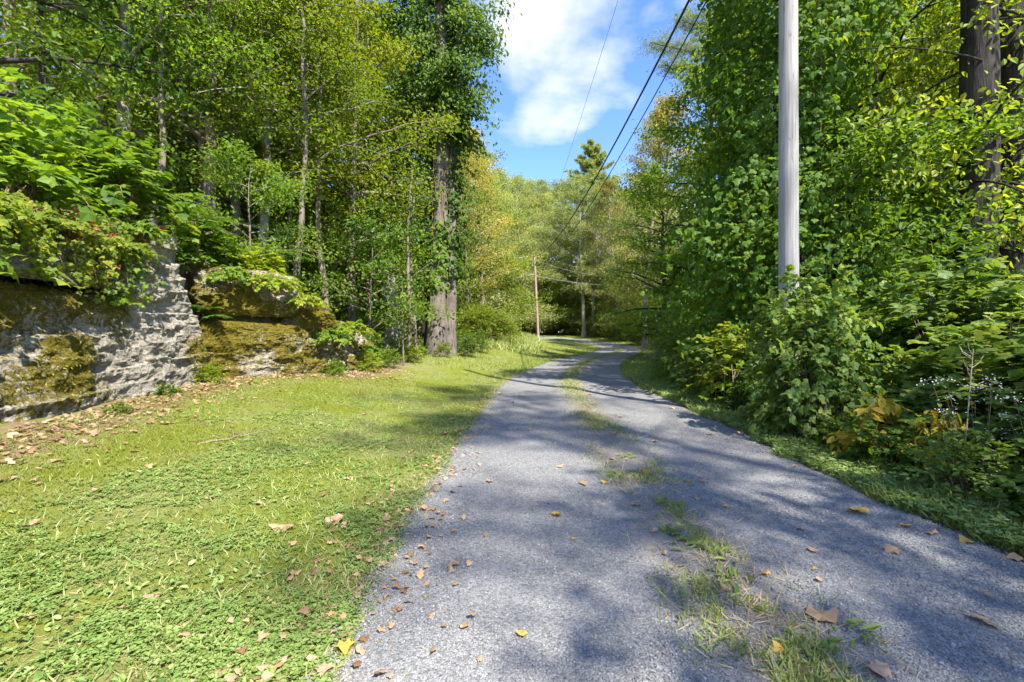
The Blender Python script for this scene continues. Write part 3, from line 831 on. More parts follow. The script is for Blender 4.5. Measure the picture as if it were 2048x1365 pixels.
# --- the woods above the rock, left of the drive: trunks one can pick out first
L = [
    # px, d, kind, leaf, bark, scale, label
    (424, 14.0, 'woodB', 'green', M_BARK, 1.05, 'straight grey-trunked tree rising from the bank above the pale rock corner'),
    (528, 16.0, 'woodA', 'lime', M_BARKL, 1.1, 'slim pale-barked tree with yellow-green leaves behind the sumac'),
    (462, 15.5, 'woodB', 'lime', M_BARK, .95, 'forked slender tree just behind the straight grey trunk'),
    (702, 19.5, 'woodA', 'yellow', M_BARK, 1.2, 'leaning tree with yellowing crown above the mossy boulders'),
    (640, 24.0, 'tallB', 'yellow', M_BARK, .8, 'tall yellow-crowned tree deep in the woods left of the big double trunk'),
    (250, 12.5, 'woodB', 'green', M_BARKL, 1.0, 'pale-stemmed tree among dark leaves over the upper slab'),
    (120, 11.5, 'slim', 'green', M_BARKD, .95, 'dark-branched tree whose bare boughs cross the top left corner'),
    (-60, 9.0, 'woodC', 'deep', M_BARKD, 1.2, 'dark leafy tree at the left edge above the overhanging slab'),
    (330, 18.0, 'tallB', 'green', M_BARKL, .75, 'tall white-stemmed tree glimpsed through gaps above the rock'),
    (590, 14.5, 'slim', 'lime', M_BARK, .95, 'slim-stemmed yellow-green tree above the recessed rock face'),
    (655, 16.5, 'slim', 'yellow', M_BARK, 1.0, 'slim yellowing tree over the mossy boulder'),
    (500, 12.6, 'under', 'green', M_BARK, .8, 'short leafy sapling beside the pale rock corner'),
    (740, 17.0, 'under', 'deep', M_BARK, 1.05, 'dark green understory sapling beside the big double trunk'),
]
rg = random.Random(7)
for px, d, k, lf, bk, s, lab in L:
    tree(k, at(px, d), d, lf, bk, lab, 'trees in the woods above the rock', rg.random() * 6.28, s, 'woodland_tree')
for px, d, k, lf, s in [(20, 14, 'woodB', 'bright', 1.2), (180, 17, 'tallB', 'bright', .8), (400, 21, 'tallB', 'lime', .85), (560, 21, 'tall', 'lime', .85),
                        (480, 26, 'tallB', 'lime', 1.0), (300, 25, 'tall', 'bright', .95), (100, 22, 'tallB', 'lime', .9), (720, 27, 'tallB', 'lime', .9),
                        (790, 25, 'woodB', 'lime', 1.2), (770, 34, 'tall', 'lime', 1.0), (610, 33, 'tall', 'lime', 1.0), (840, 31, 'woodA', 'bright', 1.3),
                        (430, 34, 'tallB', 'bright', 1.1), (200, 30, 'tall', 'bright', 1.1), (690, 40, 'tallB', 'bright', 1.1), (540, 42, 'tallB', 'bright', 1.1),
                        (380, 14.4, 'slim', 'lime', .95), (300, 12.0, 'slim', 'bright', .9), (190, 13.6, 'slim', 'lime', 1.0), (560, 18, 'slim', 'lime', 1.1), (745, 22, 'slim', 'lime', 1.2),
                        (680, 21, 'low', 'bright', 1.0), (800, 24, 'low', 'bright', .9), (620, 27, 'low', 'lime', 1.1), (460, 20, 'low', 'bright', .9), (330, 15.5, 'low', 'bright', .8),
                        (500, 30, 'low', 'deep', 1.2), (750, 33, 'low', 'deep', 1.2), (850, 38, 'low', 'bright', 1.2)]:
    tree(k, at(px, d), d, lf, M_BARK if k != 'low' else M_BARKD, deep_label(px, d, k, lf, MARK_L, 'in the woods behind the rock'), 'trees deep in the woods behind the rock',
         rg.random() * 6.28, s, 'woodland_tree')

# --- behind the far bend
B = [
    (965, 44, 'airy', 'gold', M_BARK, .95, 'golden-leaved locust tree right behind the big double trunk', 'locust_tree'),
    (935, 38, 'airy', 'gold', M_BARK, .85, 'yellow locust tree half hidden by the big double trunk', 'locust_tree'),
    (1000, 60, 'tallB', 'grey', M_BARKL, .95, 'grey-green tree beside the golden locust beyond the mound', 'broadleaf_tree'),
    (1040, 72, 'tall', 'grey', M_BARKL, 1.05, 'grey-green tree directly behind the far wooden utility pole', 'broadleaf_tree'),
    (1090, 80, 'airy', 'grey', M_BARKL, 1.15, 'thin-crowned grey-green tree between the far pole and the white pine', 'broadleaf_tree'),
    (1185, 74, 'pine', 'farpine', M_BARK, 1.05, 'tall white pine rising above the bend of the drive', 'pine_tree'),
    (1235, 62, 'airy', 'rust', M_BARKL, 1.0, 'sparse brown-tinged tree right of the white pine', 'locust_tree'),
    (1290, 46, 'airy', 'rust', M_BARKL, 1.1, 'tall sparse locust with rusty leaves against the clouds', 'locust_tree'),
    (1335, 38, 'airy', 'rust', M_BARK, .95, 'rust-tinged locust beside the dark vine-draped trees', 'locust_tree'),
    (1330, 31, 'edge', 'bright', M_BARKD, .95, 'dark spreading tree overhanging the bend of the drive', 'broadleaf_tree'),
    (1415, 24, 'edge', 'bright', M_BARKD, 1.05, 'dense green tree behind the vine-covered tower', 'broadleaf_tree'),
    (1168, 65, 'tall', 'grey', M_BARKL, .95, 'tall tree with pale bare lower trunk behind the far drive, left of a pair', 'broadleaf_tree'),
    (1186, 67, 'tall', 'grey', M_BARKL, .9, 'tall tree with pale bare lower trunk behind the far drive, right of a pair', 'broadleaf_tree'),
    (1130, 70, 'low', 'bright', M_BARK, 1.3, 'round green understory tree at the outside of the bend', 'broadleaf_tree'),
]
for px, d, k, lf, bk, s, lab, nm in B:
    tree(k, at(px, d), d, lf, bk, lab, 'trees beyond the bend', rg.random() * 6.28, s, nm)
for px, d, k, lf, s in [(1005, 78, 'tallB', 'grey', 1.05), (1070, 88, 'tallB', 'grey', 1.1), (1140, 90, 'tall', 'grey', 1.05), (1220, 86, 'tallB', 'grey', 1.1), (1270, 75, 'tallB', 'grey', 1.0),
                        (960, 66, 'tallB', 'grey', 1.0), (915, 55, 'tallB', 'lime', .95), (1310, 62, 'tallB', 'grey', .75), (1180, 84, 'low', 'lime', 1.5), (1060, 80, 'low', 'lime', 1.6),
                        (1000, 76, 'low', 'lime', 1.5), (1230, 72, 'low', 'lime', 1.4), (1290, 64, 'low', 'lime', 1.3), (950, 62, 'low', 'lime', 1.4), (1100, 86, 'low', 'lime', 1.6),
                        (1330, 52, 'low', 'lime', 1.3), (1365, 44, 'edge', 'bright', .75), (1020, 86, 'low', 'lime', 1.5), (1150, 78, 'low', 'lime', 1.3)]:
    tree(k, at(px, d), d, lf, M_BARK, deep_label(px, d, k, lf, MARK_B, 'beyond the bend'), 'wood closing the view beyond the bend', rg.random() * 6.28, s * 1.22)

# --- right-hand woods
for px, d, k, lf, bk, s, lab in [
    (1640, 14, 'edge', 'lime', M_BARKD, .95, 'yellow-green tree glowing in the woods behind the near utility pole'),
    (1760, 12.5, 'woodA', 'lime', M_BARKD, 1.0, 'slender yellow-green tree between the near pole and the big dark trunks'),
    (1860, 15, 'edge', 'lime', M_BARKD, 1.0, 'bright-leaved tree just left of the big dark trunks'),
    (1530, 17, 'edge', 'green', M_BARKD, 1.0, 'green tree behind the vine-covered tower'),
    (2130, 11, 'woodA', 'lime', M_BARKD, 1.0, 'bright-leaved tree at the right edge beyond the dark trunks'),
    (1800, 9.8, 'under', 'green', M_BARKD, 1.05, 'low dark sapling over the bushes right of the near pole'),
    (1690, 9.4, 'under', 'green', M_BARKD, 1.0, 'leafy sapling just right of the near pole above the bushes'),
]:
    tree(k, at(px, d), d, lf, bk, lab, 'trees in the woods right of the drive', rg.random() * 6.28, s, 'woodland_tree')
for px, d, k, lf, s in [(1700, 20, 'tallB', 'lime', .75), (1960, 19, 'tallB', 'lime', .8), (2100, 16, 'edge', 'bright', 1.0), (1820, 26, 'tallB', 'lime', .9), (1580, 25, 'tallB', 'bright', .85),
                        (1470, 31, 'edge', 'bright', .85), (1700, 33, 'tall', 'bright', .9), (1950, 30, 'tallB', 'lime', .9), (2150, 24, 'tallB', 'lime', .9), (1425, 38, 'edge', 'bright', .9),
                        (1750, 16, 'low', 'lime', 1.0), (1900, 19, 'low', 'bright', 1.0), (2030, 14, 'low', 'bright', .9), (1620, 19, 'low', 'bright', .95), (1520, 23, 'low', 'deep', 1.0),
                        (1450, 26, 'low', 'deep', 1.0), (2200, 14, 'under', 'bright', 1.2), (1390, 32, 'low', 'bright', 1.1), (1840, 12, 'under', 'lime', 1.0)]:
    tree(k, at(px, d), d, lf, M_BARKD, deep_label(px, d, k, lf, MARK_R, 'in the right-hand woods'), 'trees deep in the woods right of the drive', rg.random() * 6.28, s, 'woodland_tree')

# --- trees behind and beside the viewer that throw the shade on the drive
for k, x, y, s, lab in [('shade', 10.9, -10.6, (.9, .9, 1.45), 'very tall high-crowned tree back along the right verge, shading the near gravel'),
                        ('shade', 9.9, -6.4, (.8, .8, 1.4), 'very tall tree back along the right verge, shading the drive partway along'),
                        ('shadeB', 6.6, -3.7, .95, 'smaller tree at the right verge shading the near right track')]:
    tree(k, x, y, 'green', M_BARK, lab, 'trees back along the right verge', rg.random() * 6.28, s)

# ------------------------------------------------------------------ the big double-trunked tree
def trunk_tube(pts, rads, n=24, sides=16, seed=0, rough=.05):
    P = smooth_path(pts, n)
    rr = np.interp(np.linspace(0, 1, n), np.linspace(0, 1, len(rads)), rads)
    V, F = tube(P, rr, sides)
    C = np.repeat(P, sides, 0)
    d = V - C
    k = 1 + rough * 2 * (fbm(np.stack([d[:, 0] * 9, d[:, 1] * 9, V[:, 2] * .6], -1), seed, 3) - .5)
    return C + d * k[:, None], F

big = thing('old_tree', 'massive double-trunked old tree hung with vines beside the drive', 'tree', (-3.67, 22.0, gz(-3.67, 22.0) - .1))
def bigpart(name, pts, rads, bark, seed):
    b = MB(); V, F = trunk_tube(pts, rads, 40, 20, seed, .06); b.add(V, F)
    return obj(name, b.mesh(name, bark, True), big)
TA = [(0, 0, 0), (.03, 0, 1.0), (.10, 0, 3), (.18, 0, 6), (.33, .05, 11.4), (.2, .2, 15), (.1, .3, 20)]
TB = [(.62, .35, 0), (.62, .35, 1.2), (.68, .35, 4), (.72, .4, 8), (.82, .4, 11.5), (1.1, .4, 15), (1.5, .5, 19)]
TC = [(-.65, .5, 0), (-.45, .5, 2.2), (-.15, .5, 5), (.0, .5, 8), (-.3, .6, 12), (-.9, .8, 17)]
bigpart('trunk', TA, [.56, .42, .37, .345, .33, .30, .25, .18], M_BARKM, 1)
bigpart('trunk', TB, [.36, .29, .265, .25, .24, .22, .2, .12], M_BARKM, 2)
bigpart('trunk', TC, [.34, .28, .26, .24, .22, .2, .12], M_BARKD, 3)
def limb_leaves(seed, roots, n_per, nleaf, L, ls, tmpl, droop=.55, twig=None, spread=.26, el0=.15):
    """drooping leafy limbs from points on a trunk"""
    rng = np.random.default_rng(seed)
    tk, lf = MB(), MB(); PP, DD, NN, RR = [], [], [], []
    for (p0, az0, daz, ll) in roots:
        for j in range(n_per):
            az = az0 + rng.uniform(-daz, daz); l = ll * L * rng.uniform(.6, 1.1); el = el0 + rng.normal(0, .3)
            d = np.array([math.cos(az) * math.cos(el), math.sin(az) * math.cos(el), math.sin(el)])
            s = np.linspace(0, 1, 6)[:, None]
            P = np.array(p0) + rng.normal(0, .15, 3) + d * l * s - np.array([0, 0, droop * l]) * s ** 2
            V, F = tube(P, np.linspace(.03, .008, 6), 4); tk.add(V, F)
            k = nleaf; q = rng.random(k) ** .6
            c = np.stack([np.interp(q, s[:, 0], P[:, a]) for a in range(3)], -1)
            cl = rng.random()
            PP.append(c + rng.normal(0, spread, (k, 3)) * np.array([1, 1, .9]))
            DD.append(d * .4 + rng.normal(0, .5, (k, 3)) + np.array([0, 0, -.7]))
            NN.append(np.array([.2, -.5, .8]) + rng.normal(0, .5, (k, 3)))
            RR.append(np.clip(.5 * cl + .5 * rng.random(k), 0, 1))
    P = np.concatenate(PP)
    leaf_field(lf, P, np.concatenate(DD), np.concatenate(NN), ls * rng.uniform(.6, 1.25, len(P)), tmpl, np.concatenate(RR))
    return tk, lf
roots = []
rgn = np.random.default_rng(77)
for i in range(34):
    z = 10.6 + 10.5 * (i + .5) / 34
    roots.append(((.3 + rgn.normal(0, .3), .2, z), i * 2.4, .5, 1.0 if z > 12 else .62))
tk, lf = limb_leaves(5, roots, 4, 190, 2.9, .20, T_OVATE, droop=.35, spread=.30, el0=.2)
obj('limb', tk.mesh('limb', M_BARKD, True), big)
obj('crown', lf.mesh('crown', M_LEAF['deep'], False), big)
def vine_on(path, z0, z1, n, rad, ls, seed, facing, mat, parent, tmpl=T_GRAPE, out=.22, wide=1.2):
    rng = np.random.default_rng(seed)
    P0 = smooth_path(path, 60)
    z = z0 + (z1 - z0) * rng.random(n)
    dens = fbm2(z * .9, z * 0 + seed, seed, 3)
    c = np.stack([np.interp(z, P0[:, 2], P0[:, 0]), np.interp(z, P0[:, 2], P0[:, 1]), z], -1)
    a = facing + rng.normal(0, wide, n)
    rr = rad + np.abs(rng.normal(0, out, n)) * (.35 + 1.3 * dens)
    d = np.stack([np.cos(a), np.sin(a), np.zeros(n)], -1)
    P = c + d * rr[:, None]
    b = MB()
    leaf_field(b, P, d * .25 + rng.normal(0, .35, (n, 3)) + np.array([0, 0, -.8]), d + np.array([0, 0, .35]) + rng.normal(0, .35, (n, 3)), ls * rng.uniform(.55, 1.2, n), tmpl,
               np.clip(.5 * fbm2(z * 1.5, a * .6, 3) + .6 * rng.random(n), 0, 1))
    return obj('vine_leaves', b.mesh('vine_leaves', mat, False), parent)
vine_on(TA, 3.2, 6.6, 330, .34, .21, 3, -1.7, M_LEAF['vine'], big, out=.12)
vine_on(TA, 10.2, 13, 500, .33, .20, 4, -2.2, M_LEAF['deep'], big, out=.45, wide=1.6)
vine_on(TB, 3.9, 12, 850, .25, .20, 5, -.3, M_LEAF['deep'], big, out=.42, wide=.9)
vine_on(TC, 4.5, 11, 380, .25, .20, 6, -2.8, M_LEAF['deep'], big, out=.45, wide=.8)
# hanging vine stems on the trunks
b = MB()
for k in range(7):
    x0 = rgn.uniform(-.35, .5); zz = np.linspace(1, 12, 14)
    P = np.stack([np.interp(zz, [p[2] for p in TA], [p[0] for p in TA]) + x0 + rgn.normal(0, .03, 14), np.full(14, -.34 if x0 < .3 else -.05) + rgn.normal(0, .02, 14), zz], -1)
    V, F = tube(P, np.full(14, rgn.uniform(.012, .028)), 5); b.add(V, F)
obj('vine_stem', b.mesh('vine_stem', M_TWIG, True), big)

# pale saplings left of it
def sapling(px, d, h, r, lab, seed):
    x = at(px, d); t = thing('sapling', lab, 'sapling', (x, d, gz(x, d) - .05), 0, 'pale saplings beside the big double trunk')
    rng = np.random.default_rng(seed)
    zz = np.linspace(0, h, 16)
    P = np.stack([.10 * np.sin(zz * .7 + seed) + .035 * zz * (1 if seed % 2 else -.2), .05 * np.cos(zz), zz], -1)
    b = MB(); V, F = tube(P, np.linspace(r, r * .35, 16), 8); b.add(V, F)
    for k in range(9):
        z = h * (.35 + .6 * k / 9); a = rng.random() * 6.28; l = rng.uniform(.5, 1.3)
        s = np.linspace(0, 1, 4)[:, None]
        Q = np.array([np.interp(z, zz, P[:, 0]), np.interp(z, zz, P[:, 1]), z]) + np.array([math.cos(a), math.sin(a), .7]) * l * s
        V, F = tube(Q, np.linspace(.014, .004, 4), 4); b.add(V, F)
    obj('trunk', b.mesh('trunk', M_BARK, True), t)
    f = MB(); n = 420
    z = h * (.45 + .55 * rng.random(n)); a = rng.random(n) * 6.28; q = rng.random(n) * 1.1
    P2 = np.stack([np.interp(z, zz, P[:, 0]) + np.cos(a) * q, np.interp(z, zz, P[:, 1]) + np.sin(a) * q, z + q * .5], -1)
    leaf_field(f, P2, rng.normal(0, 1, (n, 3)) + np.array([0, 0, -.3]), rng.normal(0, .5, (n, 3)) + np.array([0, 0, 1.]), .13 * rng.uniform(.7, 1.2, n), T_OVATE, rng.random(n))
    obj('crown', f.mesh('crown', M_LEAF['green'], False), t)
sapling(812, 17.0, 7.5, .085, 'pale smooth sapling stem nearer the mossy boulders', 1)
sapling(829, 18.0, 6.5, .085, 'second pale sapling stem, close against the big double trunk', 2)
sapling(806, 15.5, 2.6, .035, 'thin forked pale stick of a sapling at the foot of the boulders', 3)

# broken grey snag and leaning trunk above the boulders
sn = thing('tree_snag', 'broken grey barkless snag above the mossy boulders', 'tree', (at(781, 20), 20, gz(at(781, 20), 20) - .1))
b = MB(); V, F = trunk_tube([(0, 0, 0), (.03, 0, 1.5), (0, 0, 3.0), (-.05, 0, 4.4)], [.42, .36, .34, .30, .12], 30, 14, 9, .10); b.add(V, F)
obj('trunk', b.mesh('trunk', M_BARKL, True), sn)
b = MB()
for a, z, l in ((.4, 3.6, 1.8), (2.6, 3.3, 1.3), (-.6, 2.9, 1.6), (3.6, 2.4, 1.2)):
    s = np.linspace(0, 1, 6)[:, None]
    V, F = tube(np.array([0, 0, z]) + np.array([math.cos(a), math.sin(a) * .5, .35]) * l * s + np.array([0, 0, -.25]) * s ** 2, np.linspace(.06, .012, 6), 5); b.add(V, F)
obj('branch', b.mesh('branch', M_BARKL, True), sn)

# ------------------------------------------------------------------ two great dark trunks on the right
def dark_tree(px, d, r, lean, lab, seed):
    x = at(px, d); t = thing('old_tree', lab, 'tree', (x, d, gz(x, d) - .1))
    b = MB(); V, F = trunk_tube([(0, 0, 0), (lean * 2, 0, 2), (lean * 6, 0, 6), (lean * 10, .2, 12)], [r * 1.45, r * 1.12, r, r * .9, r * .7], 44, 22, seed, .09); b.add(V, F)
    obj('trunk', b.mesh('trunk', M_BARKD, True), t)
    rng = np.random.default_rng(seed)
    roots = [((lean * z, 0, z), rng.random() * 6.28, .6, 1.0) for z in np.linspace(3.2, 12, 16)]
    tk, lf = limb_leaves(seed, roots, 2, 85, 3.6, .14, T_OVATE, droop=.25, spread=.24, el0=.1)
    # bare dead twigs low on the trunk
    for k in range(14):
        a = rng.random() * 6.28; z = rng.uniform(1.8, 6); l = rng.uniform(.6, 1.8)
        s = np.linspace(0, 1, 6)[:, None]
        Q = np.array([lean * z, 0, z]) + np.array([math.cos(a), math.sin(a), rng.uniform(-.3, .3)]) * (r * .8 + l * s) + np.array([0, 0, -.35 * l]) * s ** 2 + rng.normal(0, .03, (6, 3))
        V, F = tube(Q, np.linspace(.016, .004, 6), 4); tk.add(V, F)
    obj('limb', tk.mesh('limb', M_BARKD, True), t)
    obj('crown', lf.mesh('crown', M_LEAF['lime'], False), t)
dark_tree(1938, 9.2, .30, .035, 'thick dark furrowed trunk at the right, nearer the utility pole of the pair', 21)
dark_tree(2030, 10.0, .29, -.01, 'second dark furrowed trunk at the right edge of the woods', 22)

# ------------------------------------------------------------------ vine-covered tower behind the near pole
vt = thing('vine_covered_tree', 'tree smothered in bright green vines directly behind the near utility pole', 'tree', (at(1545, 10.2), 10.2, gz(at(1545, 10.2), 10.2) - .05))
rng = np.random.default_rng(91)
b = MB(); V, F = trunk_tube([(.45, 0, 0), (.5, 0, 3), (.3, .1, 7), (.2, 0, 12)], [.26, .22, .2, .15], 24, 12, 31, .08); b.add(V, F)
obj('trunk', b.mesh('trunk', M_BARKD, True), vt)
n = 19000
z = .6 + 11.5 * rng.random(n) ** .85
a = rng.random(n) * 2 * np.pi
lump = fbm(np.stack([np.cos(a) * 1.4 + 5, np.sin(a) * 1.4 + 5, z * .55], -1), 8, 4)
rr = (1.15 + .3 * np.sin(z * .55 + 1) + 1.9 * (lump - .45)) * (1 - .22 * np.cos(a + .2) * -1 * 0 - .25 * np.clip(-np.cos(a), 0, 1) * sstep(2, 6, z)) * (1 + .05 * z) * (1 - .5 * sstep(10.5, 12.3, z))
q = 1 - rng.normal(0, .20, n)
d = np.stack([np.cos(a), np.sin(a), np.zeros(n)], -1)
P = d * (rr * q)[:, None] * np.array([1.15, 1.0, 1]) + np.stack([.1 + 0 * z, 0 * z, z], -1)
b = MB()
leaf_field(b, P, d * .3 + rng.normal(0, .5, (n, 3)) + np.array([0, 0, -.7]), d + np.array([0, 0, .55]) + rng.normal(0, .55, (n, 3)), .13 * rng.uniform(.35, 1.3, n), T_GRAPE,
           np.clip(.6 * fbm(P * 1.2, 4, 3) + .5 * rng.random(n) - .05, 0, 1))
obj('vine_leaves', b.mesh('vine_leaves', M_LEAF['vine'], False), vt)
b = MB()
for k in range(12):
    a = rng.random() * 6.28; r1 = rng.uniform(.3, 1.2); zz = np.linspace(0, rng.uniform(4, 10), 12)
    P = np.stack([np.cos(a) * r1 + np.cumsum(rng.normal(0, .05, 12)), np.sin(a) * r1 + np.cumsum(rng.normal(0, .05, 12)), zz], -1)
    V, F = tube(P, np.full(12, .012), 4); b.add(V, F)
obj('vine_stem', b.mesh('vine_stem', M_TWIG, True), vt)

# white pine whose bough reaches into the sky left of the vine tower
wp = thing('pine_tree', 'white pine behind the vine tower with one bough reaching over the drive', 'tree', (10.9, 21.0, gz(10.9, 21.0)))
tk, lf = gen_pine(33, 21, .32, .45, 3.6, 14, 2600, .17)
rng = np.random.default_rng(34); nb, nlb = MB(), MB()
for (z, l, dz) in ((13.6, 4.9, .06), (13.0, 4.2, .0), (14.6, 3.4, .15)):
    s = np.linspace(0, 1, 7)[:, None]
    P = np.array([0, 0, z]) + np.array([-1, -.25, dz]) * l * s
    V, F = tube(P, np.linspace(.07, .015, 7), 5); tk.add(V, F)
    k = 900; qq = .35 + .65 * rng.random(k)
    c = np.stack([np.interp(qq, s[:, 0], P[:, i]) for i in range(3)], -1) + rng.normal(0, .28, (k, 3)) * np.array([1, 1.4, .35])
    c = np.repeat(c, 8, 0)
    leaf_field(lf, c, rng.normal(0, .7, (len(c), 3)) + np.array([-.5, 0, .4]), rng.normal(0, 1, (len(c), 3)), .2, T_NEEDLE, .3 + .7 * rng.random(len(c)))
obj('trunk', tk.mesh('trunk', M_BARKD, True), wp); obj('crown', lf.mesh('crown', M_LEAF['pine'], False), wp)

# ------------------------------------------------------------------ utility poles and cables
def pole(name_label, x, y, z0, h, r0, r1, lean, mat, ins):
    t = thing('utility_pole', name_label, 'utility pole', (x, y, z0 - .3), 0, 'utility poles')
    zz = np.linspace(0, h + .3, 30)
    b = MB(); V, F = tube(np.stack([lean * zz, 0 * zz, zz], -1), np.linspace(r0, r1, 30), 24); b.add(V, F)
    k = 24; top = np.arange(29 * k, 30 * k)
    b.add(V[top], np.arange(k)[None])
    obj('shaft', b.mesh('shaft', mat, True), t)
    for (dx, dz) in ins:
        b = MB(); hh = h + .3 + dz
        zz2 = np.array([0, .03, .06, .09, .12, .15, .17]); V, F = tube(np.stack([np.full(7, dx + lean * hh), 0 * zz2, hh + zz2 - .08], -1), np.array([.03, .06, .045, .06, .045, .05, .01]), 10); b.add(V, F)
        V, F = tube(np.array([[lean * hh, 0, hh - .1], [dx * .6 + lean * hh, 0, hh - .1], [dx + lean * hh, 0, hh - .07]]), np.array([.018, .018, .018]), 6); b.add(V, F)
        obj('insulator', b.mesh('insulator', M_INSUL, True), t)
    return t
pz = gz(4.38, 7.2)
pole('tall weathered grey utility pole rising out of the bushes close by', 4.38, 7.2, pz, 15.3, .148, .112, -.0012, M_POLE, [(.5, -5.3), (.45, -6.2), (0, .1)])
fz = gz(2.95, 56)
pole('brown utility pole with wires at the far bend of the drive', 3.25, 56, fz, 11.5 - fz, .17, .13, -.048, M_POLEB, [(0, -.1), (0, -1.2), (0, -2.3)])
z2 = gz(15.3, 60)
pole('thin half-hidden utility pole among the trees right of the bend', 15.3, 60, z2, 8.6, .15, .12, 0, M_POLEB, [(0, -.2)])
def cable(lab, A, B, sag, r, mat, name='power_cable', n=40):
    A, B = np.array(A, float), np.array(B, float); s = np.linspace(0, 1, n)[:, None]
    P = A + (B - A) * s - np.array([0, 0, 4 * sag]) * s * (1 - s)
    b = MB(); V, F = tube(P, np.full(n, r), 6); b.add(V, F)
    return tag(obj(name, b.mesh(name, mat, True)), lab, 'cable', 'overhead cables')
tz = 11.4; tx = 2.72
cable('thick black overhead cable, the lower left of the pair crossing the sky', (4.75, 7.2, 10.6), (tx, 56, tz - .1), 1.9, .034, M_CABLE)
cable('thinner black overhead cable, right of the thick one', (4.65, 7.2, 9.6), (tx, 56, tz - 1.2), 1.9, .018, M_CABLE)
cable('faint topmost overhead wire seen thin against the cloud', (4.38, 7.2, 15.4), (tx, 56, tz), .6, .010, M_WIRE)
cable('topmost sunlit wire running left from the far pole', (tx, 56, tz), (-14, 52, tz - 1.4), .5, .012, M_WIRE)
cable('middle sunlit wire running left from the far pole', (tx, 56, tz - 1.2), (-14, 52, tz - 3.1), .5, .012, M_WIRE)
cable('lowest sunlit wire running left from the far pole', (tx, 56, tz - 2.3), (-14, 52, tz - 4.2), .5, .012, M_WIRE)
cable('upper sunlit wire running right from the far pole', (tx, 56, tz - .5), (15.3, 60, z2 + 8.3), .6, .010, M_WIRE)
cable('lower sunlit wire running right from the far pole', (tx, 56, tz - 2.4), (15.3, 60, z2 + 7.2), .4, .012, M_WIRE)

# ------------------------------------------------------------------ shrubs
def gen_shrub(seed, rx, ry, h, n_shoot, per, ls, tmpl, arch=.35, lumpy=.5, inner=.35, droop=.55, front=None, tw=.006, reach=(.35, 1.0)):
    rng = np.random.default_rng(seed)
    n = n_shoot
    a = rng.random(n) * 2 * np.pi; ct = rng.random(n) ** .8
    st = np.sqrt(np.maximum(0, 1 - ct ** 2))
    dv = np.stack([np.cos(a) * st, np.sin(a) * st, ct], -1)
    lump = 1 + lumpy * 2 * (fbm(dv * 1.7 + 10, seed, 3) - .5)
    rad = (1 - inner * rng.random(n) ** 2) * lump
    T = dv * rad[:, None] * np.array([rx, ry, h])
    T[:, 2] = np.maximum(T[:, 2], .05)
    Bp = T * np.array([.35, .35, .25]) + rng.normal(0, .06, (n, 3)); Bp[:, 2] = np.abs(Bp[:, 2]) * .6
    lf, st_ = MB(), MB()
    m = n * per
    I = np.repeat(np.arange(n), per); k = np.tile(np.arange(per), n)
    s = reach[0] + (reach[1] - reach[0]) * (k + rng.random(m)) / per
    def pt(i, s):
        return Bp[i] + (T[i] - Bp[i]) * s[:, None] + np.stack([0 * s, 0 * s, arch * h * (s * (1 - s)) * 2 - .10 * h * np.clip(s - .8, 0, 1) * 2], -1)
    P = pt(I, s)
    tan = nrm(T - Bp)[I]
    side = nrm(np.cross(tan, np.array([0, 0, 1.0]) + 1e-6)) * np.where(k % 2 == 0, 1, -1)[:, None]
    D = side * .8 + tan * .5 + rng.normal(0, .35, (m, 3)) + np.array([0, 0, -droop])
    N = np.array([0, 0, 1.0]) + .5 * dv[I] + rng.normal(0, .33, (m, 3))
    rv = np.clip(.45 * rng.random(n)[I] + .55 * rng.random(m), 0, 1)
    leaf_field(lf, P + side * ls * .15, D, N, ls * rng.uniform(.5, 1.25, m), tmpl, rv)
    ss = np.linspace(0, 1, 6)
    for i in range(0, n, 3):
        Q = pt(np.full(6, i), ss)
        V, F = tube(Q, np.linspace(tw * 1.6, tw * .5, 6), 3); st_.add(V, F)
    return st_, lf

SHP = {}
def shrub_proto(key, **kw):
    a, b = gen_shrub(**kw); SHP[key] = (a.mesh(key + '_stems', M_TWIG, True), b.mesh(key + '_leaves', M_LEAF['bush'], False))
shrub_proto('bigleaf', seed=1, rx=1.5, ry=1.4, h=2.0, n_shoot=380, per=12, ls=.125, tmpl=T_GRAPE, droop=.3)
shrub_proto('bigleafB', seed=2, rx=1.4, ry=1.5, h=1.9, n_shoot=380, per=13, ls=.11, tmpl=T_GRAPE, lumpy=.7, droop=.25)
shrub_proto('viburnum', seed=3, rx=1.3, ry=1.3, h=1.9, n_shoot=360, per=13, ls=.10, tmpl=T_OVATE, lumpy=.6, droop=.3)
shrub_proto('weeds', seed=4, rx=.55, ry=.55, h=.75, n_shoot=120, per=12, ls=.07, tmpl=T_OVATE, lumpy=.6, droop=.2, tw=.003)
shrub_proto('weedsB', seed=5, rx=.5, ry=.6, h=.6, n_shoot=110, per=12, ls=.06, tmpl=T_MAPLE, lumpy=.6, droop=.2, tw=.003)
shrub_proto('maple', seed=6, rx=1.0, ry=1.1, h=1.4, n_shoot=150, per=9, ls=.15, tmpl=T_MAPLE, lumpy=.6, droop=.35, arch=.3)
shrub_proto('creeper', seed=7, rx=.8, ry=.8, h=.55, n_shoot=130, per=10, ls=.085, tmpl=T_MAPLE, lumpy=.7, droop=.8, arch=.6, tw=.003)
shrub_proto('raspberry', seed=8, rx=.7, ry=.7, h=.7, n_shoot=120, per=10, ls=.08, tmpl=T_OVATE, lumpy=.7, droop=.5, arch=.5, tw=.004)
shrub_proto('drooping', seed=11, rx=.5, ry=.5, h=.8, n_shoot=46, per=6, ls=.125, tmpl=T_OVATE, lumpy=.5, droop=1.0, arch=.5, tw=.004)
shrub_proto('mound', seed=9, rx=2.4, ry=2.2, h=2.6, n_shoot=800, per=14, ls=.12, tmpl=T_OVATE, lumpy=.35, inner=.2, droop=.3)

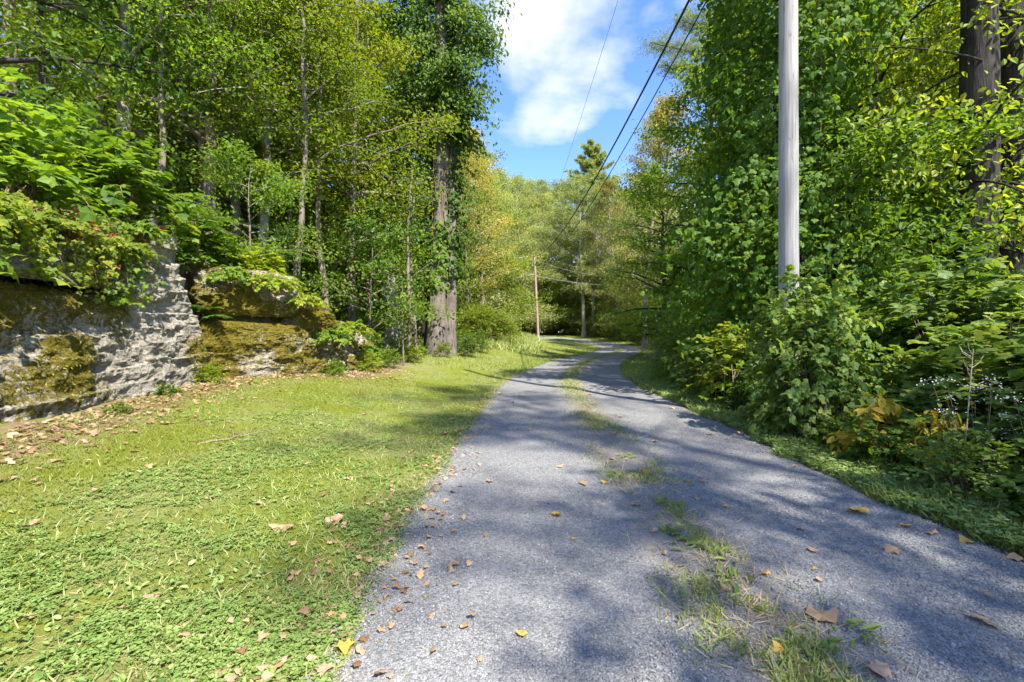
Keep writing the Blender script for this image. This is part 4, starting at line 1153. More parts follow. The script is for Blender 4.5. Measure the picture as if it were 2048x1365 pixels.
def shrub(key, x, y, leaf, label, cat='bush', name='shrub', group=None, rz=None, sc=1.0, z=None, rot=None):
    t = thing(name, label, cat, (x, y, (gz(x, y) - .04) if z is None else z), rg.random() * 6.28 if rz is None else rz, group, sc)
    if rot: t.rotation_euler = rot
    obj('stems', SHP[key][0], t)
    o = obj('foliage', SHP[key][1], t); set_mat(o, M_LEAF[leaf])
    return t

RIGHT = 'bushes along the right verge'
for x, y, k, lf, s, lab in [
    (15.6, 52, 'viburnum', 'lime', 1.6, 'sunny low bush at the outer edge of the bend, nearest of its row'),
    (14.6, 58, 'viburnum', 'green', 1.7, 'green low bush at the outer edge of the bend beside the thin pole'),
    (12.8, 64, 'viburnum', 'lime', 1.8, 'sunny low bush where the drive swings left'),
    (9.6, 69, 'viburnum', 'lime', 1.8, 'yellow-green bush behind the far drive below the pine'),
    (6.0, 72.5, 'viburnum', 'green', 1.7, 'green bush behind the far drive, right of the far pole'),
    (2.2, 75, 'viburnum', 'lime', 1.8, 'sunny bush behind the far drive, just left of the far pole'),
    (-2.5, 77, 'viburnum', 'green', 1.8, 'green bush behind the far drive above the meadow grass'),
    (11.4, 70.5, 'viburnum', 'bright', 2.2, 'bright tall bush at the woodland edge under the pine'),
    (7.5, 75.5, 'viburnum', 'bright', 2.4, 'bright tall bush at the woodland edge behind the far drive'),
    (16.8, 61, 'viburnum', 'bright', 2.2, 'bright tall bush behind the thin pole'),
]:
    shrub(k, x, y, lf, lab, 'bush', 'shrub', 'bushes along the outside of the bend', sc=s)
for x, y, k, lf, s, lab in [
    (5.2, 3.6, 'bigleaf', 'bush', (1.0, 1.0, .78), 'large broad-leaved bush at the right edge of the view'),
    (5.2, 5.0, 'bigleafB', 'bush', (.95, 1.0, .78), 'dense broad-leaved bush right of the near pole, above the yellow leaves'),
    (4.15, 6.2, 'bigleaf', 'bush', (.62, .72, 1.12), 'arching broad-leaved bush around the foot of the near pole'),
    (5.0, 9.0, 'bigleafB', 'lime', (1, 1, .95), 'sunlit yellow-green bush just beyond the near pole'),
    (5.4, 10.8, 'viburnum', 'bush', (1.15, 1.2, 1.0), 'small-leaved bush behind the dry stalks'),
    (5.7, 13.2, 'viburnum', 'green', (1.2, 1.2, 1.25), 'round green bush farther along the right verge'),
    (6.5, 16.2, 'viburnum', 'green', (1.3, 1.3, 1.3), 'green bush beside the white asters at the bend'),
    (7.8, 19.6, 'viburnum', 'green', (1.35, 1.35, 1.4), 'green bush where the drive starts to bend'),
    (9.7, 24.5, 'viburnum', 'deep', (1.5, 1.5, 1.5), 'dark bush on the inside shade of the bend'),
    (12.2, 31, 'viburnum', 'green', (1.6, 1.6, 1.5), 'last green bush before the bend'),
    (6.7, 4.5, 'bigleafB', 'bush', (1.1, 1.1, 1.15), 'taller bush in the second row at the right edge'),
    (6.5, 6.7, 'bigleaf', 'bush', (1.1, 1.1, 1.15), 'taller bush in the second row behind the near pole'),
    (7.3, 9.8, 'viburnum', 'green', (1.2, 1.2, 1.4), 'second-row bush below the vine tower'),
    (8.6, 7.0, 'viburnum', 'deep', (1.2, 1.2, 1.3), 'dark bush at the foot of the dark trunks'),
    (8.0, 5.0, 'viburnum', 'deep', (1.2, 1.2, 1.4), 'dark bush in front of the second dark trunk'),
    (5.4, 2.0, 'bigleafB', 'bush', (1, 1, .8), 'broad-leaved bush beside the viewer'),
]:
    shrub(k, x, y, lf, lab, 'bush', 'shrub', RIGHT, sc=s)
shrub('drooping', 3.95, 4.95, 'amber', 'plant with yellow and amber leaves in the dark hollow under the bushes', 'plant', 'yellowing_plant', sc=(.9, .9, 1.05))
shrub('drooping', 4.0, 4.3, 'amber', 'smaller yellow-leaved plant right of the amber one', 'plant', 'yellowing_plant', sc=(.6, .6, .95))
for x, y, k, lf, s, lab in [
    (3.75, 5.9, 'weedsB', 'bush', .95, 'leafy weed in front of the near pole'), (3.9, 6.9, 'weeds', 'bush', .9, 'leafy weed just beyond the near pole'),
    (3.75, 4.55, 'weedsB', 'deep', .85, 'dark weed under the amber-leaved plant'), (3.75, 3.7, 'weeds', 'bush', .8, 'weed below the white asters at the right edge'),
    (4.1, 8.0, 'weeds', 'deep', .9, 'dark weed at the foot of the sunlit yellow-green bush'), (4.4, 9.6, 'weedsB', 'deep', .95, 'dark weed behind the dry stalks'),
    (4.7, 11.4, 'weeds', 'green', 1.0, 'green weed beyond the dry stalks'), (5.1, 13.6, 'weeds', 'green', 1.1, 'green weed at the foot of the round bush'),
    (3.7, 3.0, 'weedsB', 'deep', .7, 'low weed nearest the viewer on the right verge'), (3.85, 5.3, 'weeds', 'green', .65, 'pale green weed between the pole and the amber plant'),
    (4.2, 3.2, 'weeds', 'deep', .9, 'dark weed tucked under the right-hand bush'),
]:
    shrub(k, x, y, lf, lab, 'weed', 'weed', 'weeds along the right verge', sc=s)

# white asters and dry stalks
def aster(x, y, h, n, lab, seed, spread=.22):
    rng = np.random.default_rng(seed)
    t = thing('white_aster', lab, 'flower', (x, y, gz(x, y)), 0, 'white asters along the verge')
    st, fl, lf = MB(), MB(), MB()
    for k in range(n):
        a = rng.random() * 6.28; q = spread * rng.random() ** .5; hh = h * rng.uniform(.7, 1.05)
        s = np.linspace(0, 1, 5)[:, None]; tip = np.array([math.cos(a) * q * 1.4, math.sin(a) * q * 1.4, hh])
        P = np.array([math.cos(a) * q * .3, math.sin(a) * q * .3, 0]) * (1 - s) + tip * s
        V, F = tube(P, np.linspace(.004, .002, 5), 4); st.add(V, F)
        m = 26; c = tip + rng.normal(0, .05, (m, 3)) * np.array([1, 1, .45])
        leaf_field(fl, c, rng.normal(0, 1, (m, 3)) * np.array([1, 1, .3]), np.array([0, -.3, 1.0]) + rng.normal(0, .3, (m, 3)), .017, T_DIAM, rng.random(m))
        m = 14; sl = rng.random(m); c = P[0] + (P[-1] - P[0]) * sl[:, None]
        leaf_field(lf, c, rng.normal(0, 1, (m, 3)) * np.array([1, 1, .3]), np.array([0, 0, 1.0]) + rng.normal(0, .3, (m, 3)), .06, T_OVATE, rng.random(m))
    obj('stem', st.mesh('stem', M_TWIG, True), t); obj('blossoms', fl.mesh('blossoms', M_LEAF['bloom'], False), t); obj('leaves', lf.mesh('leaves', M_LEAF['bush'], False), t)
aster(4.05, 3.95, .95, 9, 'tall white aster at the right edge in front of the dark hollow', 1)
aster(3.72, 5.75, .55, 8, 'low white aster in front of the near pole', 2)
aster(5.0, 15.6, .85, 26, 'patch of white aster where the verge meets the bend', 3, .6)
aster(4.2, 3.55, .8, 6, 'white aster nearest the viewer at the right edge', 4)
for i, (x, y, h) in enumerate([(4.0, 8.6, .95), (4.05, 9.1, 1.0), (4.15, 9.7, .9), (4.25, 10.4, 1.05), (4.3, 11.1, .85), (3.98, 8.1, .8), (4.45, 11.8, 1.0), (3.95, 4.0, 1.25), (4.1, 9.35, .8), (4.2, 10.1, .7)]):
    rng = np.random.default_rng(200 + i); b = MB(); s = np.linspace(0, 1, 7)[:, None]
    P = np.array([0, 0, 0]) + np.array([rng.normal(0, .05), rng.normal(0, .05), h]) * s
    V, F = tube(P, np.linspace(.007, .003, 7), 5); b.add(V, F)
    for k in range(6):
        z = h * rng.uniform(.6, 1.0); a = rng.random() * 6.28
        V, F = tube(np.array([[0, 0, z], [math.cos(a) * .07, math.sin(a) * .07, z + .05], [math.cos(a) * .1, math.sin(a) * .1, z + .11]]) + np.array([P[-1, 0] * z / h, P[-1, 1] * z / h, 0]), np.array([.003, .0025, .002]), 4); b.add(V, F)
    lab = 'tall dry stalk standing by the white asters at the right edge' if i == 7 else ('dry pale stalk before the right bushes, ' + ('nearest', 'third', 'sixth', 'eighth', 'ninth', 'second', 'farthest', '', 'fifth', 'seventh')[i] + ' in its row' if i != 1 else 'dry pale stalk before the right bushes, fourth in its row')
    tag(obj('dry_stalk', b.mesh('dry_stalk', M_STALK, True), None, (x, y, gz(x, y))), lab, 'stalk', 'dry stalks along the verge')

# ---- the bank and rock plants on the left
LEFT = 'plants on the rock ledge'
def zrock(x, y):
    return gz(x, y)
for x, y, k, lf, s, lab in [
    (-6.35, 5.0, 'maple', 'bright', 1.0, 'bright yellow-green maple shrub at the left edge above the slab'),
    (-6.9, 6.0, 'maple', 'bright', 1.25, 'larger sunlit maple shrub behind the edge one'),
    (-6.9, 7.2, 'maple', 'green', .95, 'green maple shrub over the middle of the upper slab'),
    (-7.4, 8.2, 'maple', 'green', 1.3, 'dark green maple shrub left of the sumac'),
    (-6.2, 3.4, 'maple', 'bright', 1.05, 'maple shrub on the ledge beside the viewer'),
    (-6.8, 9.2, 'maple', 'green', .8, 'green maple shrub on top of the pale corner pillar'),
    (-7.2, 10.4, 'maple', 'green', 1.0, 'maple shrub above the recess'),
    (-6.3, 11.4, 'maple', 'lime', .95, 'yellow-green maple shrub behind the mossy boulder'),
    (-5.4, 12.4, 'raspberry', 'lime', 1.2, 'sunny bramble on top of the mossy boulder'),
    (-5.2, 14.0, 'raspberry', 'green', 1.4, 'bramble behind the farther boulders'),
    (-5.0, 16.0, 'raspberry', 'green', 1.5, 'bramble near the pale saplings'),
    (-4.6, 18.6, 'raspberry', 'green', 1.4, 'bramble at the foot of the pale saplings'),
]:
    shrub(k, x, y, lf, lab, 'shrub', 'shrub', LEFT, sc=s)
for x, y, z, k, lf, s, lab in [
    (-5.55, 3.6, 2.6, 'creeper', 'bright', .85, 'creeper spilling over the slab at the left edge'),
    (-5.75, 4.8, 2.68, 'creeper', 'lime', .8, 'creeper spilling over the slab below the bright maple'),
    (-5.95, 5.8, 2.8, 'creeper', 'yellow', .8, 'yellowing creeper hanging over the crack'),
    (-6.05, 6.6, 2.8, 'creeper', 'yellow', .55, 'small yellowing creeper at the slab edge nearest the pillar'),
    (-6.1, 7.1, 2.8, 'creeper', 'lime', .7, 'creeper hanging beside the pale pillar'),
    (-6.3, 7.6, 3.2, 'creeper', 'green', .7, 'green creeper above the pale pillar'),
    (-6.0, 6.9, 2.05, 'creeper', 'bright', .38, 'small fern-like clump growing from the crack'),
    (-5.0, 3.75, 1.3, 'creeper', 'green', .45, 'leafy clump on the rock face at the left edge'),
    (-6.2, 10.1, 2.72, 'creeper', 'green', .8, 'creeper hanging over the recessed block'),
    (-5.5, 10.5, 2.62, 'creeper', 'lime', .8, 'sunlit creeper hanging over the mossy recess'),
    (-4.95, 11.0, 2.25, 'creeper', 'yellow', .75, 'yellow creeper on the mossy boulder'),
    (-4.6, 11.5, 1.4, 'creeper', 'green', .75, 'leafy creeper down the front of the mossy boulder'),
    (-4.35, 12.4, 1.6, 'creeper', 'lime', .85, 'creeper over the farther boulder'),
    (-4.25, 13.3, .95, 'creeper', 'green', .85, 'leafy clump against the farther boulder'),
]:
    shrub(k, x, y, lf, lab, 'creeper', 'creeper', LEFT, sc=s, z=z - .25)
for x, y, k, lf, s, lab in [
    (-5.3, 7.0, 'weedsB', 'green', .38, 'small leafy plant at the foot of the limestone face'), (-4.85, 5.6, 'weedsB', 'green', .3, 'tiny leafy plant in the leaf litter by the rock'),
    (-5.75, 8.7, 'weeds', 'lime', .6, 'leafy tuft at the foot of the pale pillar'), (-4.35, 11.2, 'weeds', 'green', .6, 'leafy tuft at the foot of the mossy boulder'),
    (-3.95, 12.6, 'weeds', 'lime', .8, 'sunlit leafy clump before the farther boulder'), (-3.9, 14.4, 'weeds', 'green', .9, 'leafy clump beyond the boulders'),
    (-3.7, 17.0, 'weeds', 'lime', .9, 'leafy clump between boulders and big trunk'), (-4.3, 20.6, 'weeds', 'green', 1.2, 'leafy clump at the left foot of the big trunk'),
    (-3.2, 20.8, 'weeds', 'lime', 1.0, 'leafy clump in front of the big trunk'), (-2.2, 22.5, 'weeds', 'deep', 1.4, 'dark leafy clump at the right foot of the big trunk'),
    (-1.9, 25.5, 'weeds', 'green', 1.6, 'green clump between the big trunk and the bright mound'), (-3.0, 26, 'raspberry', 'deep', 1.6, 'shaded bramble behind the big trunk'),
]:
    shrub(k, x, y, lf, lab, 'plant', 'small_plant', 'small plants along the lawn edge', sc=s)
shrub('mound', -2.0, 32.5, 'lime', 'big rounded sunny yellow-green bush beyond the double trunk', 'bush', 'shrub', sc=(1.2, 1.2, 1.15))
shrub('mound', -5.6, 36, 'bright', 'second sunny bush partly behind the double trunk', 'bush', 'shrub', sc=(1.2, 1.1, 1.1))

def hanging_vine(y0, y1, drop, n, leaf, lab, seed, ztop=None, ls=.075):
    rng = np.random.default_rng(seed)
    yc = (y0 + y1) / 2
    def face_x(y, z):
        if isinstance(y0, tuple): return 0
        low = np.interp(y, [1, 7.9], [-4.35, -5.62]) - .30 * np.minimum(z, 2.0)
        upp = np.interp(y, [1, 7.7], [-4.80, -6.02]) - .30 * np.maximum(z - 2.0, 0)
        return np.where(z > 2.0, upp, np.where(y > 7.35, np.interp(y, [7.35, 9.2], [-5.5, -5.86]) - .22 * z, low))
    t = thing('hanging_vine', lab, 'vine', (-5.4, yc, 2.0), 0, 'vines hanging over the limestone')
    st, lf = MB(), MB()
    for k in range(n):
        y = rng.uniform(y0, y1); zt = np.interp(y, [1, 7.7, 9.2], [2.5, 3.2, 3.4]) + .05 if ztop is None else ztop
        l = drop * rng.uniform(.35, 1.1); s = np.linspace(0, 1, 9); z = zt - l * s
        yy = y + .25 * l * s * rng.normal(0, .7) + rng.normal(0, .02, 9)
        x = face_x(yy, z) + .10 + .05 * rng.random(9)
        P = np.stack([x, yy, z], -1); P[0, 0] -= .3
        V, F = tube(P, np.full(9, .0035), 4); st.add(V, F)
        m = int(10 + 22 * l); q = rng.random(m)
        c = np.stack([np.interp(q, s, P[:, i]) for i in range(3)], -1) + rng.normal(0, .05, (m, 3)) + np.array([.03, 0, 0])
        leaf_field(lf, c, rng.normal(0, .6, (m, 3)) + np.array([.3, -.1, -.6]), np.array([.8, -.5, .6]) + rng.normal(0, .4, (m, 3)), ls * rng.uniform(.5, 1.3, m), T_MAPLE, .5 * rng.random() + .5 * rng.random(m))
    obj('stem', st.mesh('stem', M_TWIG, True), t, (5.4, -yc, -2.0)); obj('leaves', lf.mesh('leaves', M_LEAF[leaf], False), t, (5.4, -yc, -2.0))
hanging_vine(2.6, 4.4, .7, 16, 'bright', 'bright trailing vine hanging over the slab at the left edge', 1)
hanging_vine(4.4, 5.6, .8, 14, 'lime', 'yellow-green trailing vine hanging down to the dark crack', 2)
hanging_vine(5.4, 6.6, 1.1, 16, 'yellow', 'yellowing vine trailing across the crack', 3)
hanging_vine(6.3, 7.3, 1.3, 12, 'green', 'green vine trailing down left of the pale pillar', 4)
hanging_vine(6.0, 6.9, .9, 4, 'russet', 'russet vine strands on the limestone', 5)
hanging_vine(3.0, 4.2, .6, 10, 'green', 'leafy vine below the crack at the left edge', 6, ztop=1.75)
# sumac with long feathered leaves on the bank
def sumac(x, y, h, lab, seed, nf=15):
    rng = np.random.default_rng(seed)
    t = thing('sumac', lab, 'sumac', (x, y, gz(x, y) - .05), 0, 'sumacs on the bank')
    st, lf, rd = MB(), MB(), MB()
    zz = np.linspace(0, h, 9); sx = .12 * np.sin(zz * 1.1 + seed)
    V, F = tube(np.stack([sx, 0 * zz, zz], -1), np.linspace(.035, .018, 9), 6); st.add(V, F)
    for k in range(nf):
        top = k < nf * .75
        z = h * (rng.uniform(.86, 1.0) if top else rng.uniform(.6, .8)); a = k * 2.4 + rng.normal(0, .2); l = rng.uniform(.75, 1.15)
        s = np.linspace(0, 1, 9)[:, None]
        el = rng.uniform(.1, .6) if top else rng.uniform(-.3, .1)
        d = np.array([math.cos(a) * math.cos(el), math.sin(a) * math.cos(el), math.sin(el)])
        P = np.array([np.interp(z, zz, sx), 0, z]) + d * l * s - np.array([0, 0, (.35 if top else .7) * l]) * s ** 2
        V, F = tube(P, np.linspace(.008, .002, 9), 4); st.add(V, F)
        m = 20; q = np.linspace(.12, 1, m); q = np.repeat(q, 2); sg = np.tile([1, -1], m)
        c = np.stack([np.interp(q, s[:, 0], P[:, i]) for i in range(3)], -1)
        side = nrm(np.cross(d, np.array([0, 0, 1.0])))
        D = side[None] * sg[:, None] + d[None] * .35 + np.array([0, 0, -.25 if top else -1.0]) + rng.normal(0, .08, (2 * m, 3))
        N = np.array([0, 0, 1.0]) + rng.normal(0, .12, (2 * m, 3))
        tgt = lf if (top or rng.random() < .4) else rd
        leaf_field(tgt, c, D, N, .19 * (1.05 - .5 * q), T_NARROW, .6 * rng.random() + .4 * rng.random(2 * m))
    obj('stem', st.mesh('stem', M_TWIG, True), t); obj('fronds', lf.mesh('fronds', M_LEAF['fern'], False), t)
    if rd.n: obj('turned_fronds', rd.mesh('turned_fronds', M_LEAF['russet'], False), t)
sumac(-7.1, 10.2, 2.1, 'sumac with feathered bright leaves and russet lower fronds above the rock corner', 1, 18)
sumac(-7.9, 10.6, 1.8, 'lower sumac left of the feathered one with russet fronds', 2, 14)
sumac(-6.6, 9.9, 1.5, 'small sumac leaning over the pale pillar', 3, 12)
sumac(-6.2, 12.2, 1.6, 'sumac above the mossy boulder', 4, 12)

# more trees so that the wood beyond the bend closes down to the ground
for px, d, k, lf, s in [(985, 52, 'low', 'lime', 1.2), (1030, 70, 'low', 'grey', 1.5), (1075, 72, 'low', 'grey', 1.4), (1105, 76, 'edge', 'grey', 1.0), (1165, 74, 'low', 'lime', 1.3),
                        (1205, 70, 'edge', 'grey', .9), (1250, 66, 'low', 'grey', 1.3), (1270, 58, 'edge', 'grey', .8), (1010, 68, 'edge', 'grey', 1.2), (955, 50, 'edge', 'grey', 1.0),
                        (1045, 92, 'tallB', 'grey', 1.15), (1110, 96, 'tallB', 'grey', 1.15), (1175, 98, 'tallB', 'grey', 1.05), (1245, 92, 'tallB', 'grey', 1.05), (985, 90, 'tallB', 'grey', 1.1), (1300, 84, 'tallB', 'grey', 1.1),
                        (1140, 72, 'edge', 'grey', 1.25), (1065, 76, 'edge', 'grey', 1.45), (900, 46, 'edge', 'grey', 1.1), (1345, 58, 'edge', 'bright', .8), (1225, 80, 'edge', 'grey', 1.4), (1030, 64, 'edge', 'grey', 1.1)]:
    tree(k, at(px, d), d, lf, M_BARK, deep_label(px, d, k, lf, MARK_B, 'beyond the bend'), 'wood closing the view beyond the bend', rg.random() * 6.28, s * 1.22)

# the wood far behind, which reads as one mass
rng = np.random.default_rng(499); b = MB(); n = 70000
a = rng.random(n)
x = np.where(a < .6, rng.uniform(-70, 70, n), np.where(a < .8, rng.uniform(-46, -34, n), rng.uniform(36, 48, n)))
y = np.where(a < .6, rng.uniform(100, 116, n), rng.uniform(15, 105, n))
top = 10 + 9 * fbm2(x * .12, y * .12, 7, 3)
z = ground_z(x, y) + top * rng.random(n) ** 1.2
leaf_field(b, np.stack([x, y, z], -1), rng.normal(0, 1, (n, 3)), np.array([0, -.4, .8]) + rng.normal(0, .5, (n, 3)), rng.uniform(.35, .75, n), T_DIAM, np.clip(.8 * fbm2(x * .3, z * .3, 9, 3) + .3 * rng.random(n), 0, 1))
tag(obj('woodland', b.mesh('woodland', M_LEAF['bright'], False)), 'distant woodland mass behind the nearer trees', kind='stuff')

# ------------------------------------------------------------------ ground cover
rng = np.random.default_rng(500)
def up_n(n, j=.3):
    return np.array([0, 0, 1.0]) + rng.normal(0, j, (n, 3))
def flat_d(n, rise=.1):
    a = rng.random(n) * 2 * np.pi
    return np.stack([np.cos(a), np.sin(a), np.full(n, rise)], -1)
def logy(n, a, b):
    return a * (b / a) ** rng.random(n)
def stuff(name, mb, mat, label, cat=None, smooth=False):
    return tag(obj(name, mb.mesh(name, mat, smooth)), label, None, None, 'stuff')

def lawn_points(n, y0, y1, side):
    y = logy(n, y0, y1)
    c = rc(y)
    if side == 'L':
        e = c - HALF
        lo = np.maximum(np.interp(y, XR_Y, XR_X) + .05, -1.35 * y - 1.4)
        e = e + .22 * (fbm2(y * 1.4, y * 0, 171, 3) - .5) * 2
        x = lo + (e + .12 - lo) * rng.random(n)
    else:
        e = c + HALF
        x = e - .06 + .30 * (fbm2(y * 1.6, y * 0, 172, 3) - .5) * 2 + (1.2 + .03 * y) * rng.random(n) ** 1.25
    return x, y

def patch_moss(x, y):
    """where the smooth moss carpet grows"""
    return sstep(.46, .56, fbm2(x * .55 + 3.1, y * .55 + 1.7, 44, 3) + .10 * sstep(-1.8, -4.0, x) - .12 * sstep(-2.2, -.8, x))

# clover and strawberry leaves
x, y = lawn_points(52000, 1.45, 15, 'L')
m = (rng.random(len(x)) < (1 - .93 * patch_moss(x, y)) * (.10 + .95 * sstep(.44, .58, fbm2(x * 2.4, y * 2.4, 61, 3)))) & (rng.random(len(x)) < 1 - .8 * sstep(.7, .1, x - np.interp(y, XR_Y, XR_X)))
x, y = x[m], y[m]; n = len(x)
b = MB(); h = rng.uniform(.006, .03, n)
leaf_field(b, np.stack([x, y, ground_z(x, y) + h], -1), flat_d(n, .05), up_n(n, .2), (.012 + .022 * rng.random(n) ** 1.6) * (1 + .02 * y), T_CLOVER,
           np.clip(.55 * fbm2(x * 2.2, y * 2.2, 71, 3) + .55 * rng.random(n) - .05, 0, 1))
xr_, yr_ = lawn_points(13000, 1.9, 15, 'R'); n = len(xr_)
leaf_field(b, np.stack([xr_, yr_, ground_z(xr_, yr_) + rng.uniform(.02, .09, n)], -1), flat_d(n, .05), up_n(n, .3), (.02 + .026 * rng.random(n) ** 2) * (1 + .04 * yr_), T_CLOVER,
           np.clip(.15 + .75 * rng.random(n), 0, 1))
stuff('clover', b, M_LEAF['lawn'], 'clover and small round leaves spreading over the lawn')
# broad weeds in the lawn
x, y = lawn_points(9000, 1.45, 10, 'L')
m = (rng.random(len(x)) < sstep(.48, .6, fbm2(x * 2.1 + 9, y * 2.1, 81, 3)) * (1 - .9 * patch_moss(x, y)))
x, y = x[m], y[m]; n = len(x); b = MB()
leaf_field(b, np.stack([x, y, ground_z(x, y) + .012], -1), flat_d(n, .45), up_n(n, .3), .02 + .03 * rng.random(n) ** 2, T_OVATE, rng.random(n))
xr_, yr_ = lawn_points(9000, 1.9, 15, 'R'); n = len(xr_)
leaf_field(b, np.stack([xr_, yr_, ground_z(xr_, yr_) + rng.uniform(.01, .10, n)], -1), flat_d(n, .2), up_n(n, .35), .03 + .05 * rng.random(n), T_OVATE, rng.random(n) * .8)
stuff('lawn_weeds', b, M_LEAF['lawn'], 'broad-leaved weeds among the clover')
# leafy verge between the right edge of the drive and the bushes
b = MB(); n = 20000; y = logy(n, 1.8, 17); q = rng.random(n) ** .8
x = rc(y) + HALF + .30 + .35 * (fbm2(y * 1.1, y * 0, 174, 3) - .5) * 2 + q * .95; hh = (.04 + .55 * sstep(.1, 1.0, q) * (.35 + 1.3 * fbm2(x * 1.5, y * 1.5, 161, 3))) * rng.random(n) ** .7
leaf_field(b, np.stack([x, y, ground_z(x, y) + hh], -1), flat_d(n, -.1), up_n(n, .35), rng.uniform(.03, .075, n) * (1 + .02 * y), T_OVATE, np.clip(.6 * fbm2(x * 2, y * 2, 162, 3) + .4 * rng.random(n), 0, 1))
stuff('verge_plants', b, M_LEAF['bush'], 'low leafy plants between the right wheel track and the bushes')
# grass
b = MB()
x, y = lawn_points(52000, 1.45, 22, 'L')
m = rng.random(len(x)) < (1 - .85 * patch_moss(x, y)) * (.25 + .9 * sstep(.42, .58, fbm2(x * 1.1 + 4, y * 1.1, 91, 3)) + .6 * sstep(.9, .2, rc(y) - HALF - x))
x, y = x[m], y[m]; n = len(x)
leaf_field(b, np.stack([x, y, ground_z(x, y)], -1), flat_d(n, .75) + rng.normal(0, .2, (n, 3)), up_n(n, .5), rng.uniform(.025, .065, n) * (1 + .03 * y), T_BLADE, np.clip(rng.random(n) ** 1.3, 0, 1))
xr_, yr_ = lawn_points(30000, 1.9, 22, 'R'); n = len(xr_)
leaf_field(b, np.stack([xr_, yr_, ground_z(xr_, yr_)], -1), flat_d(n, .9) + rng.normal(0, .2, (n, 3)), up_n(n, .5), rng.uniform(.04, .12, n) * (1 + .03 * yr_) * (.6 + 1.1 * fbm2(xr_ * 2.2, yr_ * 2.2, 173, 3)), T_BLADE, .2 + .7 * rng.random(n))
# farther verges
n = 60000
k = rng.integers(500, 1330, n); side = np.where(rng.random(n) < .6, 1, -1); off = HALF - .05 + 5.0 * rng.random(n) ** 1.3
px_ = ROAD[k, 0] + ROAD_N[k, 0] * side * off; py_ = ROAD[k, 1] + ROAD_N[k, 1] * side * off
lt = np.abs(road_lat(px_, py_)); m = (py_ > 17) & (lt > HALF - .1); px_, py_ = px_[m], py_[m]; n = len(px_)
leaf_field(b, np.stack([px_, py_, ground_z(px_, py_)], -1), flat_d(n, .9) + rng.normal(0, .2, (n, 3)), up_n(n, .5), rng.uniform(.08, .17, n), T_BLADE, rng.random(n) * .75)
stuff('grass', b, M_LEAF['grass'], 'short grass of the lawn and verges')
# moss carpet fuzz
b = MB()
x, y = lawn_points(120000, 1.6, 12, 'L')
m = rng.random(len(x)) < patch_moss(x, y)
x, y = x[m], y[m]; n = len(x)
leaf_field(b, np.stack([x, y, ground_z(x, y) - .002], -1), flat_d(n, 1.1), rng.normal(0, 1, (n, 3)), rng.uniform(.014, .03, n) * (1 + .06 * y), (T_NEEDLE[0] * np.array([4.0, 1, 1]), T_NEEDLE[1]),
           np.clip(.6 * fbm2(x * 3, y * 3, 101, 3) + .4 * rng.random(n), 0, 1))
stuff('moss_carpet', b, M_LEAF['moss'], 'olive moss carpet on the lawn')
# tall meadow grass inside the far bend and round the sunny mound
b = MB(); n = 26000
x = rng.uniform(-5, 7, n); y = rng.uniform(29, 58, n)
lt = road_lat(x, y); m = (x < .045 * y + .5 * rng.normal(0, 1, n)) & (lt > HALF + 1.6 + 1.5 * rng.random(n)) & (rng.random(n) < sstep(.40, .60, fbm2(x * .35, y * .35, 111, 3) + .15 * sstep(4, 8, lt)))
x, y = x[m], y[m]; n = len(x)
leaf_field(b, np.stack([x, y, ground_z(x, y)], -1), flat_d(n, 2.0), rng.normal(0, 1, (n, 3)), rng.uniform(.3, .75, n), T_BLADE, np.clip(.2 + .5 * fbm2(x, y, 121, 2) + .5 * rng.random(n), 0, 1))
stuff('meadow_grass', b, M_LEAF['grass'], 'tall sunlit meadow grass inside the far bend')
# ferns and low leaves on the bank and forest floor
b = MB(); n = 52000
x = rng.uniform(-16, -4.2, n); y = rng.uniform(2, 30, n)
m = (np.interp(y, XR_Y, XR_X) - x > .55) & (np.abs(x) < 1.3 * y + 3) & (rng.random(n) < .3 + sstep(.4, .55, fbm2(x * .8, y * .8, 131, 3)))
x, y = x[m], y[m]; n1 = len(x)
x2 = rng.uniform(4.6, 22, 26000); y2 = rng.uniform(2, 40, 26000); m = (road_lat(x2, y2) < -HALF - 1.4) & (rng.random(26000) < .4 + sstep(.4, .55, fbm2(x2 * .8, y2 * .8, 132, 3)))
x = np.concatenate([x, x2[m]]); y = np.concatenate([y, y2[m]]); n = len(x)
leaf_field(b, np.stack([x, y, ground_z(x, y) + np.abs(rng.normal(0, .25, n))], -1), flat_d(n, .1), up_n(n, .4), rng.uniform(.06, .15, n), T_OVATE, np.clip(.6 * fbm2(x, y, 141, 2) + .45 * rng.random(n), 0, 1))
stuff('undergrowth', b, M_LEAF['green'], 'low leafy undergrowth on the banks and the woodland floor')
# strip of weeds and dry grass down the middle of the drive
b = MB(); st = MB()
n = 21000; y = logy(n, 1.5, 45); c = rc(y); la = rng.normal(0, .18, n); x = c - la
g = fbm2(la * 2.6 + 3, y * 1.35, 151, 3)
m = (rng.random(n) < np.maximum(sstep(.46, .58, g), .75 * sstep(7, 12, y))) & (np.abs(la) < .5); xg, yg = x[m], y[m]; n1 = len(xg)
leaf_field(b, np.stack([xg, yg, road_z(xg, yg, xg - rc(yg))], -1), flat_d(n1, .65) + rng.normal(0, .2, (n1, 3)), up_n(n1, .5), rng.uniform(.025, .075, n1) * (1 + .02 * yg), T_BLADE, rng.random(n1) * .85)
m = (rng.random(n) < (.12 + .35 * sstep(.40, .52, g)) * (1 - .75 * sstep(10, 22, y))) & (np.abs(la) < .7); xs, ys = x[m] + .04, y[m]; n2 = len(xs)
leaf_field(st, np.stack([xs, ys, road_z(xs, ys, xs - rc(ys)) + .002], -1), flat_d(n2, .22), up_n(n2, .4), rng.uniform(.03, .09, n2) * (1 + .03 * ys), (T_BLADE[0] * np.array([.55, 1, .6]), T_BLADE[1]), rng.random(n2))
